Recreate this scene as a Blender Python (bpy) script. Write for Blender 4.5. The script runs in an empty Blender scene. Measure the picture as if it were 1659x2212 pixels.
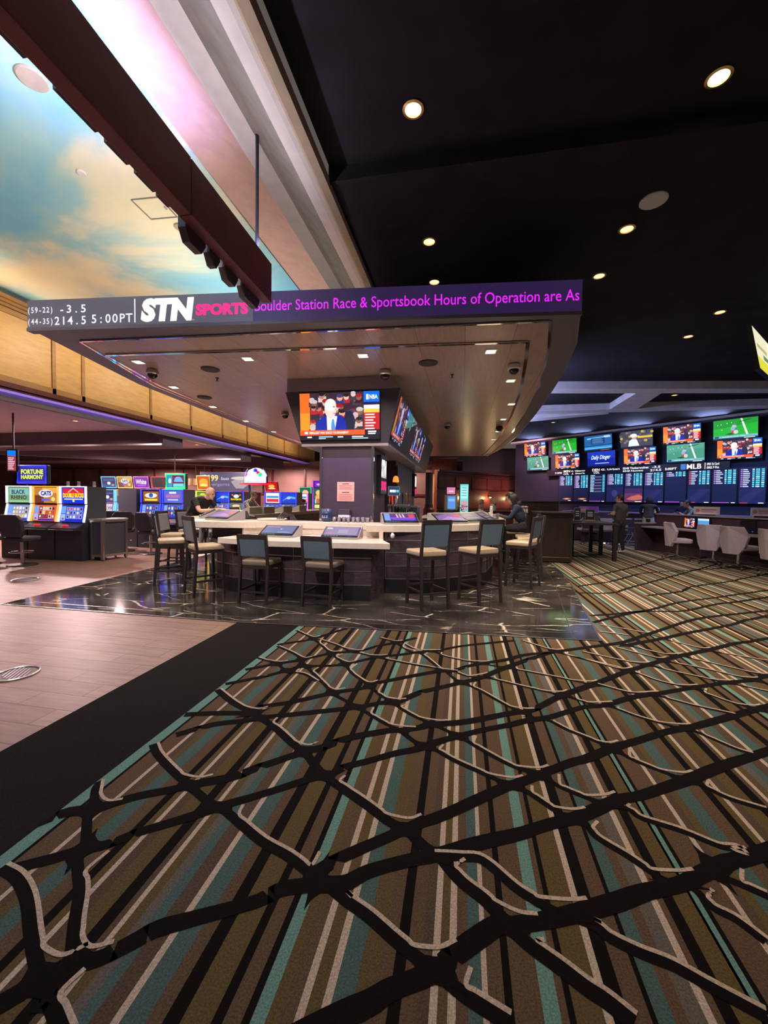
import bpy, bmesh, math, random
from mathutils import Vector, Matrix, Quaternion
random.seed(7)
scn = bpy.context.scene
col = scn.collection
R = math.radians
# ---------------------------------------------------------------- camera, world, exposure
cam_d = bpy.data.cameras.new('camera'); cam = bpy.data.objects.new('camera', cam_d); col.objects.link(cam)
cam_d.sensor_fit = 'VERTICAL'; cam_d.sensor_height = 36.0; cam_d.lens = 36.0 * 880.0 / 2212.0
cam_d.clip_start = 0.05; cam_d.clip_end = 200
M_cam = Matrix.Rotation(R(10.812), 4, 'Z') @ Matrix.Rotation(R(90 - 1.8347), 4, 'X') @ Matrix.Rotation(0.013, 4, 'Z')
M_cam.translation = (0, 0, 1.47)
cam.matrix_world = M_cam
scn.camera = cam
scn.view_settings.view_transform = 'Standard'; scn.view_settings.look = 'None'
scn.view_settings.gamma = 1.0; scn.view_settings.exposure = 0.25; scn.view_settings.use_curve_mapping = False
w = bpy.data.worlds.new('world'); scn.world = w; w.use_nodes = True
w.node_tree.nodes['Background'].inputs[0].default_value = (0.55, 0.45, 0.42, 1)
w.node_tree.nodes['Background'].inputs[1].default_value = 0.16

def S(r, g, b):      # display rgb 0-255 to linear
    f = lambda c: (c/255/12.92) if c/255 <= 0.04045 else ((c/255 + 0.055)/1.055)**2.4
    return (f(r), f(g), f(b))

def light(kind, name, loc, energy, color, size=0.3, size_y=None, direction=(0, 0, -1), spot=70, blend=0.6, spread=180):
    l = bpy.data.lights.new(name, kind); l.energy = energy; l.color = color
    if kind == 'AREA':
        l.shape = 'RECTANGLE' if size_y else 'DISK'; l.size = size
        if size_y: l.size_y = size_y
        l.spread = R(spread)
    elif kind == 'SPOT':
        l.spot_size = R(spot); l.spot_blend = blend; l.shadow_soft_size = size
    else:
        l.shadow_soft_size = size
    o = bpy.data.objects.new(name, l); col.objects.link(o); o.location = loc
    d = Vector(direction).normalized()
    if size_y and abs(d.y) < .3:          # long side of a strip runs along the room
        z = -d; x = Vector((0, 1, 0)).cross(z).normalized(); y = z.cross(x)
        o.rotation_euler = Matrix((x, y, z)).transposed().to_euler()
    else:
        o.rotation_euler = d.to_track_quat('-Z', 'Y').to_euler()
    return o
WARM = (1.0, 0.78, 0.52); COOL = (0.35, 0.45, 1.0); LAV = (0.62, 0.55, 1.0)
SKY_Z = 5.4; FAS_X = -8.8
# painted sky ceiling, lit from the fascia cove and areas added on sign and canopy
light('AREA', 'sky_cove_light', (-8.55, 9.0, 4.80), 110, (1.0, 0.88, 0.70), 0.16, 25, (1.0, 0, 0.42))
light('AREA', 'added_sign_light', (-2.12, 1.3, 3.86), 135, (1.0, 0.93, 0.82), 0.08, 5.2, (-1.0, 0, 0.62), spread=110)  # strip added on the sign top to brighten the painted sky
light('AREA', 'added_sign_light', (-1.96, 1.2, 3.87), 95, (0.27, 0.31, 1.0), 0.06, 5.4, (-1.22, 0, 1.5), spread=52)  # added lavender strip, in place of an LED hidden at the cove edge
light('AREA', 'added_sign_light', (-1.93, 1.2, 3.88), 26, (0.95, 0.86, 0.92), 0.05, 5.4, (0.12, 0, 1), spread=150)  # fill strip added to lift the plaster mouldings
for y in (6.6, 9.5, 13.0):
    light('AREA', 'added_canopy_uplight', (-4.6, y, 4.0), 62, (1.0, 0.92, 0.80), 2.2, 2.6, (-0.15, 0, 1))  # uplights added above the canopy to brighten the sky
light('AREA', 'beam_wash_light', (-1.6, 5.4, 4.02), 3, (1.0, 0.68, 0.52), 0.2, 2.0, (-0.55, 0, 1))
# wood fascia wash
for y in (5.5, 8, 10.5, 13, 16, 19):
    light('SPOT', 'fascia_wash_light', (-6.9, y, 5.1), 180, (1.0, 0.78, 0.54), 0.15, direction=(-1, 0, -0.5), spot=110, blend=1)
# walkway spots pointing down from just under the sky ceiling
for y in (0.5, 3.0, 5.6, 8.2):
    light('SPOT', 'walkway_light', (-5.0, y, 5.3), 175 if y < 4 else 235, (1.0, 0.74, 0.58), 0.2, direction=(-0.15, 0, -1), spot=95, blend=1)
# spots added between the camera and the bar to brighten the bar front
for x, tx in ((-4.6, -4.2), (-2.9, -2.4), (-0.3, -0.9), (1.6, 0.8)):
    light('SPOT', 'added_spot', (x, 1.6, 4.5), 400, (0.98, 0.80, 0.80), 0.10, direction=(tx - x, 4.6, -3.7), spot=46, blend=0.9)
# black-ceiling downlights: (x, y) in plan, height 4.6
DOWN = [(-0.41, 3.13, 130), (1.68, 3.27, 130), (-0.42, 4.72, 50), (1.68, 4.86, 300), (-0.42, 5.59, 0), (1.69, 5.79, 380),
        (3.82, 7.17, 520), (3.85, 8.12, 480), (5.62, 12.45, 260), (3.27, 16.13, 160), (3.9, 4.9, 260), (1.75, 0.6, 40), (-0.4, 0.6, 40), (3.9, 2.4, 90), (5.9, 6.0, 160)]
CZ = 4.6
for x, y, e in DOWN:
    if e:
        light('SPOT', 'downlight_lamp', (x*1.068, y*1.068, CZ - 0.02), e, (1.0, 0.79, 0.62), 0.06, spot=88, blend=0.9)
# bar canopy square downlights
SQ = [(0.36, 6.0), (0.8, 7.5), (1.02, 9.3), (1.01, 11.0), (1.03, 12.9), (1.03, 14.6), (-1.47, 5.89), (-3.24, 5.76), (-5.04, 5.63), (-5.5, 7.02), (-5.76, 8.67), (-5.9, 10.4), (-5.95, 12.2)]
for i, (x, y) in enumerate(SQ):
    light('SPOT', 'canopy_lamp', (x, y, 3.55), 170, (1.0, 0.82, 0.62), 0.05, spot=140, blend=0.8)
# purple glow on the bar front, slot floor lamps, blue wash in the race room
light('AREA', 'bar_glow_light', (-2.0, 6.62, 2.38), 22, (0.65, 0.40, 1.0), 1.4, None, (0, -0.6, -1))  # purple area added over the bar for its violet tint
light('AREA', 'fascia_led_light', (-8.72, 8.5, 3.43), 30, (0.35, 0.28, 1.0), 0.06, 14, (0.5, 0, -1))
for x, y in ((-13.2, 9.2), (-10.4, 9.4), (-13.0, 13.5), (-10.2, 14.3), (-16.5, 9.0), (-11.5, 18.5), (-15, 18.5), (-18, 20.5), (-9.5, 20.8)):
    light('SPOT', 'slot_room_lamp', (x, y, 3.46), 900, (1.0, 0.70, 0.70), 0.08, spot=165, blend=0.5)
for x, y in ((-6.3, 14.5), (-5.5, 18.5), (-3.5, 20.8)):
    light('SPOT', 'slot_room_lamp', (x, y, 3.9), 600, (1.0, 0.66, 0.56), 0.08, spot=160, blend=0.5)
for x, y in ((4.3, 17.0), (7.4, 13.8), (10.3, 12.0)):
    light('SPOT', 'race_blue_fill', (x, y, 4.36), 520, (0.16, 0.30, 1.0), 0.1, direction=(0.3, 0.35, -1), spot=125, blend=0.9)  # blue spots added to imitate screen glow around the race wall
for u in (-1.0, 1.4, 3.8, 6.2):
    light('AREA', 'wall_cove_light', (4.71 + .72*u - .694*.75, 21.31 - .694*u - .72*.75, 4.42), 22, (0.42, 0.52, 1.0), 0.9, None, (-0.62, -0.72, 0.75), spread=120)
for y, dx in ((10.5, .1), (13.0, .1), (15.5, .1)):
    light('AREA', 'added_canopy_light', (1.45, y, 4.02), 26, (0.50, 0.54, 1.0), 0.2, 1.6, (1.0, 0, 0.16), spread=140)  # blue areas added above the canopy edge to light the race beams
light('SPOT', 'added_spot', (3.3, 8.6, 4.55), 420, (1.0, 0.80, 0.72), 0.1, direction=(1.6, 4.0, -3.6), spot=60, blend=1)  # spot added to brighten the standing man and the desks
light('SPOT', 'added_spot', (4.6, 7.4, 4.55), 380, (0.9, 0.75, 0.85), 0.1, direction=(1.7, 3.2, -3.9), spot=60, blend=1)  # another added spot, aimed toward the race chairs
for x, y in ((0.5, 20.0), (3.0, 22.0)):
    light('SPOT', 'cherry_wall_fill', (x, y - 2.5, 4.3), 1150, (1.0, 0.48, 0.58), 0.2, direction=(0.25, 1, -0.6), spot=90, blend=1)  # pink spots added to brighten the cherry wall
light('POINT', 'alcove_lamp', (-0.95, 21.9, 2.4), 12, WARM, 0.1)

# ---------------------------------------------------------------- materials
def mat(name, base=(0.5, 0.5, 0.5), rough=0.5, metal=0.0, emit=None, strength=1.0, noise=None, bump=0, spec=0.5, coat=0, aniso=0):
    m = bpy.data.materials.new(name); m.use_nodes = True
    nt = m.node_tree; b = nt.nodes['Principled BSDF']
    b.inputs['Base Color'].default_value = (*base, 1); b.inputs['Roughness'].default_value = rough
    b.inputs['Metallic'].default_value = metal; b.inputs['Specular IOR Level'].default_value = spec
    b.inputs['Coat Weight'].default_value = coat
    if aniso: b.inputs['Anisotropic'].default_value = aniso
    if emit:
        b.inputs['Emission Color'].default_value = (*emit, 1); b.inputs['Emission Strength'].default_value = strength
    if noise or bump:
        tc = nt.nodes.new('ShaderNodeTexCoord'); nz = nt.nodes.new('ShaderNodeTexNoise')
        sc = noise[0] if noise else 60
        nz.inputs['Scale'].default_value = sc; nz.inputs['Detail'].default_value = 5
        mp = nt.nodes.new('ShaderNodeMapping'); nt.links.new(tc.outputs['Object'], mp.inputs[0]); nt.links.new(mp.outputs[0], nz.inputs['Vector'])
        if noise and len(noise) > 2: mp.inputs['Scale'].default_value = noise[2]
        if noise:
            r = nt.nodes.new('ShaderNodeMapRange'); r.inputs['To Min'].default_value = 1 - noise[1]; r.inputs['To Max'].default_value = 1 + noise[1]
            r.inputs['From Min'].default_value = 0.3; r.inputs['From Max'].default_value = 0.7
            nt.links.new(nz.outputs['Fac'], r.inputs['Value'])
            mx = nt.nodes.new('ShaderNodeVectorMath'); mx.operation = 'SCALE'; mx.inputs[0].default_value = base
            nt.links.new(r.outputs[0], mx.inputs['Scale']); nt.links.new(mx.outputs[0], b.inputs['Base Color'])
        if bump:
            bp = nt.nodes.new('ShaderNodeBump'); bp.inputs['Strength'].default_value = bump; bp.inputs['Distance'].default_value = 0.01
            nt.links.new(nz.outputs['Fac'], bp.inputs['Height']); nt.links.new(bp.outputs[0], b.inputs['Normal'])
    return m

def attr_mat(name, emission, rough=0.4, strength=1.0, noise=None):
    m = bpy.data.materials.new(name); m.use_nodes = True; nt = m.node_tree; b = nt.nodes['Principled BSDF']
    a = nt.nodes.new('ShaderNodeAttribute'); a.attribute_name = 'col'
    if noise: b.inputs['Specular IOR Level'].default_value = 0.08
    b.inputs['Roughness'].default_value = rough
    if emission:
        b.inputs['Base Color'].default_value = (0.01, 0.01, 0.012, 1)
        nt.links.new(a.outputs['Color'], b.inputs['Emission Color']); b.inputs['Emission Strength'].default_value = strength
    elif noise:
        tc = nt.nodes.new('ShaderNodeTexCoord'); nz = nt.nodes.new('ShaderNodeTexNoise'); nz.inputs['Scale'].default_value = noise[0]; nz.inputs['Detail'].default_value = 6
        nt.links.new(tc.outputs['Object'], nz.inputs['Vector'])
        r = nt.nodes.new('ShaderNodeMapRange'); r.inputs['From Min'].default_value = 0.3; r.inputs['From Max'].default_value = 0.7
        r.inputs['To Min'].default_value = 1 - noise[1]; r.inputs['To Max'].default_value = 1 + noise[1]
        nt.links.new(nz.outputs['Fac'], r.inputs['Value'])
        mx = nt.nodes.new('ShaderNodeVectorMath'); mx.operation = 'SCALE'
        nt.links.new(a.outputs['Color'], mx.inputs[0]); nt.links.new(r.outputs[0], mx.inputs['Scale'])
        nt.links.new(mx.outputs[0], b.inputs['Base Color'])
        bp = nt.nodes.new('ShaderNodeBump'); bp.inputs['Strength'].default_value = 0.4; bp.inputs['Distance'].default_value = 0.004
        nt.links.new(nz.outputs['Fac'], bp.inputs['Height']); nt.links.new(bp.outputs[0], b.inputs['Normal'])
    else:
        nt.links.new(a.outputs['Color'], b.inputs['Base Color'])
    return m

def sky_mat():
    m = bpy.data.materials.new('painted_sky'); m.use_nodes = True; nt = m.node_tree; b = nt.nodes['Principled BSDF']; L = nt.links
    tc = nt.nodes.new('ShaderNodeTexCoord'); mp = nt.nodes.new('ShaderNodeMapping'); mp.inputs['Scale'].default_value = (0.36, 0.5, 1); mp.inputs['Rotation'].default_value = (0, 0, 0.5); mp.inputs['Location'].default_value = (1.35, 0.4, 0)
    n1 = nt.nodes.new('ShaderNodeTexNoise'); n1.inputs['Scale'].default_value = 0.85; n1.inputs['Detail'].default_value = 7; n1.inputs['Roughness'].default_value = 0.55; n1.inputs['Distortion'].default_value = 0.4
    L.new(tc.outputs['Object'], mp.inputs[0]); L.new(mp.outputs[0], n1.inputs['Vector'])
    cr = nt.nodes.new('ShaderNodeValToRGB'); e = cr.color_ramp.elements
    e[0].position = 0.42; e[0].color = (0.17, 0.44, 0.60, 1); e[1].position = 0.68; e[1].color = (0.80, 0.66, 0.42, 1)
    x = e.new(0.51); x.color = (0.30, 0.50, 0.52, 1); x = e.new(0.58); x.color = (0.62, 0.60, 0.46, 1)
    L.new(n1.outputs['Fac'], cr.inputs[0]); L.new(cr.outputs[0], b.inputs['Base Color']); b.inputs['Roughness'].default_value = 0.9
    return m

def wood_mat(name, c1, c2, rough, scale=(1, 8, 8), coat=0.0, spec=0.5):
    m = bpy.data.materials.new(name); m.use_nodes = True; nt = m.node_tree; b = nt.nodes['Principled BSDF']; L = nt.links
    tc = nt.nodes.new('ShaderNodeTexCoord'); mp = nt.nodes.new('ShaderNodeMapping'); mp.inputs['Scale'].default_value = scale
    n1 = nt.nodes.new('ShaderNodeTexNoise'); n1.inputs['Scale'].default_value = 2.2; n1.inputs['Detail'].default_value = 7; n1.inputs['Distortion'].default_value = 0.6
    L.new(tc.outputs['Object'], mp.inputs[0]); L.new(mp.outputs[0], n1.inputs['Vector'])
    cr = nt.nodes.new('ShaderNodeValToRGB'); e = cr.color_ramp.elements
    e[0].position = 0.3; e[0].color = (*c1, 1); e[1].position = 0.7; e[1].color = (*c2, 1)
    L.new(n1.outputs['Fac'], cr.inputs[0]); L.new(cr.outputs[0], b.inputs['Base Color'])
    b.inputs['Roughness'].default_value = rough; b.inputs['Coat Weight'].default_value = coat; b.inputs['Specular IOR Level'].default_value = spec
    return m

def plank_mat(name, c1, c2, mortar, w_, h_, rough, rot=0.0, msize=0.004, noisy=0.25):
    m = bpy.data.materials.new(name); m.use_nodes = True; nt = m.node_tree; b = nt.nodes['Principled BSDF']; L = nt.links
    tc = nt.nodes.new('ShaderNodeTexCoord'); mp = nt.nodes.new('ShaderNodeMapping'); mp.inputs['Rotation'].default_value = (0, 0, rot)
    br = nt.nodes.new('ShaderNodeTexBrick'); br.inputs['Scale'].default_value = 1.0; br.inputs['Brick Width'].default_value = w_; br.inputs['Row Height'].default_value = h_
    br.inputs['Mortar Size'].default_value = msize; br.inputs['Color1'].default_value = (*c1, 1); br.inputs['Color2'].default_value = (*c2, 1); br.inputs['Mortar'].default_value = (*mortar, 1)
    br.offset = 0.37
    L.new(tc.outputs['Object'], mp.inputs[0]); L.new(mp.outputs[0], br.inputs['Vector'])
    n1 = nt.nodes.new('ShaderNodeTexNoise'); n1.inputs['Scale'].default_value = 3; n1.inputs['Detail'].default_value = 8
    mp2 = nt.nodes.new('ShaderNodeMapping'); mp2.inputs['Scale'].default_value = (1, 9, 1); L.new(mp.outputs[0], mp2.inputs[0]); L.new(mp2.outputs[0], n1.inputs['Vector'])
    r = nt.nodes.new('ShaderNodeMapRange'); r.inputs['From Min'].default_value = 0.3; r.inputs['From Max'].default_value = 0.7; r.inputs['To Min'].default_value = 1 - noisy; r.inputs['To Max'].default_value = 1 + noisy
    L.new(n1.outputs['Fac'], r.inputs['Value'])
    mx = nt.nodes.new('ShaderNodeVectorMath'); mx.operation = 'SCALE'; L.new(br.outputs['Color'], mx.inputs[0]); L.new(r.outputs[0], mx.inputs['Scale'])
    L.new(mx.outputs[0], b.inputs['Base Color']); b.inputs['Roughness'].default_value = rough
    return m

def marble_mat():
    m = bpy.data.materials.new('dark_marble'); m.use_nodes = True; nt = m.node_tree; b = nt.nodes['Principled BSDF']; L = nt.links
    tc = nt.nodes.new('ShaderNodeTexCoord')
    nz = nt.nodes.new('ShaderNodeTexNoise'); nz.inputs['Scale'].default_value = 1.6; nz.inputs['Detail'].default_value = 6
    L.new(tc.outputs['Object'], nz.inputs['Vector'])
    mp = nt.nodes.new('ShaderNodeMapping'); mp.inputs['Rotation'].default_value = (0, 0, 0.55); mp.inputs['Scale'].default_value = (0.8, 2.4, 1)
    add = nt.nodes.new('ShaderNodeVectorMath'); add.operation = 'MULTIPLY_ADD'; add.inputs[1].default_value = (0.30, 0.30, 0)
    L.new(nz.outputs['Color'], add.inputs[0]); L.new(tc.outputs['Object'], add.inputs[2]); L.new(add.outputs[0], mp.inputs[0])
    v = nt.nodes.new('ShaderNodeTexVoronoi'); v.feature = 'DISTANCE_TO_EDGE'; v.inputs['Scale'].default_value = 1.15
    L.new(mp.outputs[0], v.inputs['Vector'])
    cr = nt.nodes.new('ShaderNodeValToRGB'); e = cr.color_ramp.elements
    e[0].position = 0.0; e[0].color = (0.68, 0.60, 0.48, 1); e[1].position = 0.020; e[1].color = (0.0, 0.0, 0.0, 1)
    n2 = nt.nodes.new('ShaderNodeTexNoise'); n2.inputs['Scale'].default_value = 2.4; n2.inputs['Detail'].default_value = 3
    L.new(tc.outputs['Object'], n2.inputs['Vector'])
    mk = nt.nodes.new('ShaderNodeMapRange'); mk.inputs['From Min'].default_value = 0.46; mk.inputs['From Max'].default_value = 0.53; L.new(n2.outputs['Fac'], mk.inputs['Value'])
    mul = nt.nodes.new('ShaderNodeVectorMath'); mul.operation = 'SCALE'; L.new(cr.outputs[0], mul.inputs[0]); L.new(mk.outputs[0], mul.inputs['Scale'])
    L.new(v.outputs['Distance'], cr.inputs[0])
    base = nt.nodes.new('ShaderNodeValToRGB'); e = base.color_ramp.elements
    e[0].position = 0.35; e[0].color = (0.022, 0.019, 0.017, 1); e[1].position = 0.75; e[1].color = (0.075, 0.066, 0.058, 1); L.new(nz.outputs['Fac'], base.inputs[0])
    ad = nt.nodes.new('ShaderNodeVectorMath'); ad.operation = 'ADD'; L.new(base.outputs[0], ad.inputs[0]); L.new(mul.outputs[0], ad.inputs[1])
    br = nt.nodes.new('ShaderNodeTexBrick'); br.offset = 0; br.inputs['Scale'].default_value = 1; br.inputs['Brick Width'].default_value = 1.22; br.inputs['Row Height'].default_value = 0.61; br.inputs['Mortar Size'].default_value = 0.003
    br.inputs['Color1'].default_value = br.inputs['Color2'].default_value = (1, 1, 1, 1); br.inputs['Mortar'].default_value = (1.8, 1.8, 1.8, 1)
    L.new(tc.outputs['Object'], br.inputs['Vector'])
    mu = nt.nodes.new('ShaderNodeVectorMath'); mu.operation = 'MULTIPLY'; L.new(ad.outputs[0], mu.inputs[0]); L.new(br.outputs['Color'], mu.inputs[1])
    L.new(mu.outputs[0], b.inputs['Base Color']); b.inputs['Roughness'].default_value = 0.09; b.inputs['Specular IOR Level'].default_value = 0.7
    return m

M = {}
M['black'] = mat('black_paint', (0.012, 0.012, 0.013), 0.6)
M['ceil'] = mat('black_ceiling_hazed', (0.026, 0.025, 0.034), 0.9, spec=0.15, noise=(3, 0.2))  # bluish lift in this black stands in for haze
M['screen'] = attr_mat('screen_light', True)
M['led'] = attr_mat('led_light', True, strength=1.0)
M['print'] = attr_mat('printed_card', False, 0.6)
M['carpet'] = attr_mat('patterned_carpet', False, 0.95, noise=(160, 0.35))
M['border'] = mat('black_carpet', (0.012, 0.011, 0.010), 0.95, noise=(150, 0.5), bump=0.4, spec=0.1)
M['plank'] = plank_mat('wood_look_tile', (0.27, 0.155, 0.115), (0.22, 0.125, 0.092), (0.09, 0.05, 0.037), 0.9, 0.19, 0.42, 0.0)
M['marble'] = marble_mat()
M['sky'] = sky_mat()
M['plaster'] = mat('pale_plaster', (0.58, 0.54, 0.54), 0.9, noise=(8, 0.06), bump=0.1)
M['pinkplaster'] = mat('rose_plaster', (0.50, 0.30, 0.26), 0.9, noise=(6, 0.08), bump=0.1)
M['greyplaster'] = mat('grey_plaster', (0.19, 0.175, 0.165), 0.8, noise=(5, 0.15))
M['tanplaster'] = mat('tan_plaster', (0.34, 0.27, 0.20), 0.9, noise=(7, 0.1))
M['navywall'] = mat('navy_wall_tone', (0.009, 0.011, 0.026), 0.6)  # even near-black navy over the race wall
M['bluebeam'] = mat('pale_beam_paint', (0.72, 0.73, 0.80), 0.7, noise=(4, 0.1))
M['maple'] = wood_mat('maple_panel', (0.42, 0.24, 0.08), (0.52, 0.31, 0.11), 0.45, (6, 1.2, 6))
M['mapletrim'] = wood_mat('maple_trim', (0.26, 0.13, 0.045), (0.34, 0.18, 0.06), 0.4, (6, 1, 6))
M['redwood'] = wood_mat('cherry_panel', (0.12, 0.028, 0.022), (0.17, 0.045, 0.032), 0.4, (3, 3, 1))
M['redtrim'] = wood_mat('cherry_trim', (0.07, 0.015, 0.014), (0.10, 0.024, 0.02), 0.35, (3, 3, 1))
M['brownwall'] = mat('brown_wall', (0.17, 0.09, 0.075), 0.7, noise=(1.2, 0.25))
M['canopywood'] = plank_mat('canopy_wood_plank', (0.46, 0.345, 0.285), (0.39, 0.29, 0.24), (0.16, 0.115, 0.10), 2.4, 0.62, 0.30, R(90), 0.004, 0.12)
M['canopy'] = mat('canopy_grey_metal', (0.16, 0.145, 0.17), 0.45, 0.2)
M['ledboard'] = mat('led_board_face', (0.05, 0.05, 0.06), 0.35, emit=S(74, 68, 80), strength=1.0)
M['ledboard2'] = mat('led_board_purple', (0.04, 0.03, 0.06), 0.35, emit=S(38, 24, 62), strength=1.0)
M['mirror'] = mat('mirror_trim', (0.85, 0.85, 0.88), 0.06, 1.0)
M['steel'] = mat('brushed_steel', (0.55, 0.53, 0.52), 0.3, 1.0)
M['chrome'] = mat('chrome', (0.8, 0.8, 0.82), 0.12, 1.0)
M['gold'] = mat('brass', (0.75, 0.52, 0.22), 0.3, 1.0)
M['pillar'] = mat('pillar_laminate', (0.045, 0.026, 0.048), 0.5, noise=(5, 0.08))  # purple light on the pillars is put into this colour
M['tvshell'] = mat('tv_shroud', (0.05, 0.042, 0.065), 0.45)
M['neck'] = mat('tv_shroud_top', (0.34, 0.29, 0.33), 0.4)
M['tvframe'] = mat('tv_bezel', (0.012, 0.012, 0.015), 0.3)
M['counter'] = mat('cream_quartz', (0.70, 0.62, 0.50), 0.22, noise=(30, 0.05))
M['tile'] = mat('bar_front_tile', (0.060, 0.042, 0.052), 0.25, noise=(9, 0.35, (1, 1, 6)))  # purple light on the bar front is mixed into the tile colour
M['toe'] = mat('bar_kick', (0.012, 0.012, 0.016), 0.4)
M['frame'] = mat('espresso_frame', (0.030, 0.022, 0.022), 0.4)
M['teal'] = mat('slate_blue_vinyl', (0.10, 0.155, 0.19), 0.38, noise=(40, 0.08))
M['greyvinyl'] = mat('grey_vinyl', (0.19, 0.205, 0.23), 0.4)
M['seat'] = mat('taupe_vinyl', (0.46, 0.36, 0.23), 0.35, noise=(30, 0.06))
M['seatdark'] = mat('dark_taupe_vinyl', (0.20, 0.165, 0.12), 0.3)
M['game'] = mat('slot_cabinet', (0.030, 0.032, 0.045), 0.35)
M['gameside'] = mat('slot_cabinet_side', (0.06, 0.062, 0.085), 0.4)
M['shell'] = mat('grey_terminal_shell', (0.34, 0.33, 0.30), 0.4)
M['slotchair'] = mat('slot_chair_vinyl', (0.035, 0.030, 0.042), 0.5)
M['race'] = mat('race_chair_fabric', (0.40, 0.33, 0.36), 0.8, noise=(60, 0.12))
M['desk'] = mat('dark_desk_wood', (0.055, 0.033, 0.040), 0.45, noise=(6, 0.25, (1, 1, 8)))
M['desktop'] = mat('desk_top_laminate', (0.30, 0.24, 0.24), 0.35)
M['partition'] = mat('espresso_panel', (0.028, 0.017, 0.015), 0.4, noise=(3, 0.3, (6, 6, 1)))
M['white'] = mat('white_plastic', (0.75, 0.74, 0.72), 0.4)
M['smoke'] = mat('smoked_dome', (0.02, 0.02, 0.025), 0.05)
M['speaker'] = mat('speaker_grille', (0.05, 0.042, 0.04), 0.7)
M['lamp'] = mat('lamp_glow', (1, 0.8, 0.5), 0.5, emit=(1.0, 0.72, 0.35), strength=6)
M['lampdim'] = mat('lamp_glow_dim', (1, 0.8, 0.5), 0.5, emit=(1.0, 0.70, 0.33), strength=1.6)
M['square'] = mat('square_lamp_glow', (1, 1, 0.9), 0.5, emit=(0.95, 0.92, 0.72), strength=1.1)
M['maroon'] = mat('maroon_sign_box', (0.20, 0.036, 0.042), 0.5, noise=(4, 0.15))
M['letter'] = mat('sign_letter_return', (0.07, 0.045, 0.05), 0.5)
M['rod'] = mat('hanger_rod', (0.03, 0.025, 0.03), 0.5)
M['glass'] = mat('clear_glass', (0.9, 0.92, 0.95), 0.05); M['glass'].node_tree.nodes['Principled BSDF'].inputs['Transmission Weight'].default_value = 0.9
M['bluepl'] = mat('navy_plastic', (0.012, 0.03, 0.09), 0.3)
M['greencab'] = mat('dark_green_cooler', (0.02, 0.05, 0.05), 0.35)
M['amber'] = mat('amber_glow', (1, 0.5, 0.1), 0.4, emit=(1.0, 0.30, 0.04), strength=0.9)
M['redglow'] = mat('red_glow', (1, 0.05, 0.05), 0.4, emit=(1.0, 0.02, 0.03), strength=1.0)
M['lowceil'] = mat('low_ceiling_panel', (0.36, 0.30, 0.37), 0.8, noise=(2, 0.12, (8, 0.6, 1)))
M['darkbeam'] = mat('dark_beam_paint', (0.085, 0.062, 0.080), 0.7)
M['drum'] = mat('drum_shade', (0.35, 0.22, 0.10), 0.6)
M['ledstrip'] = mat('purple_led_strip', (0.3, 0.2, 1), 0.4, emit=S(90, 80, 160), strength=0.28)
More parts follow.
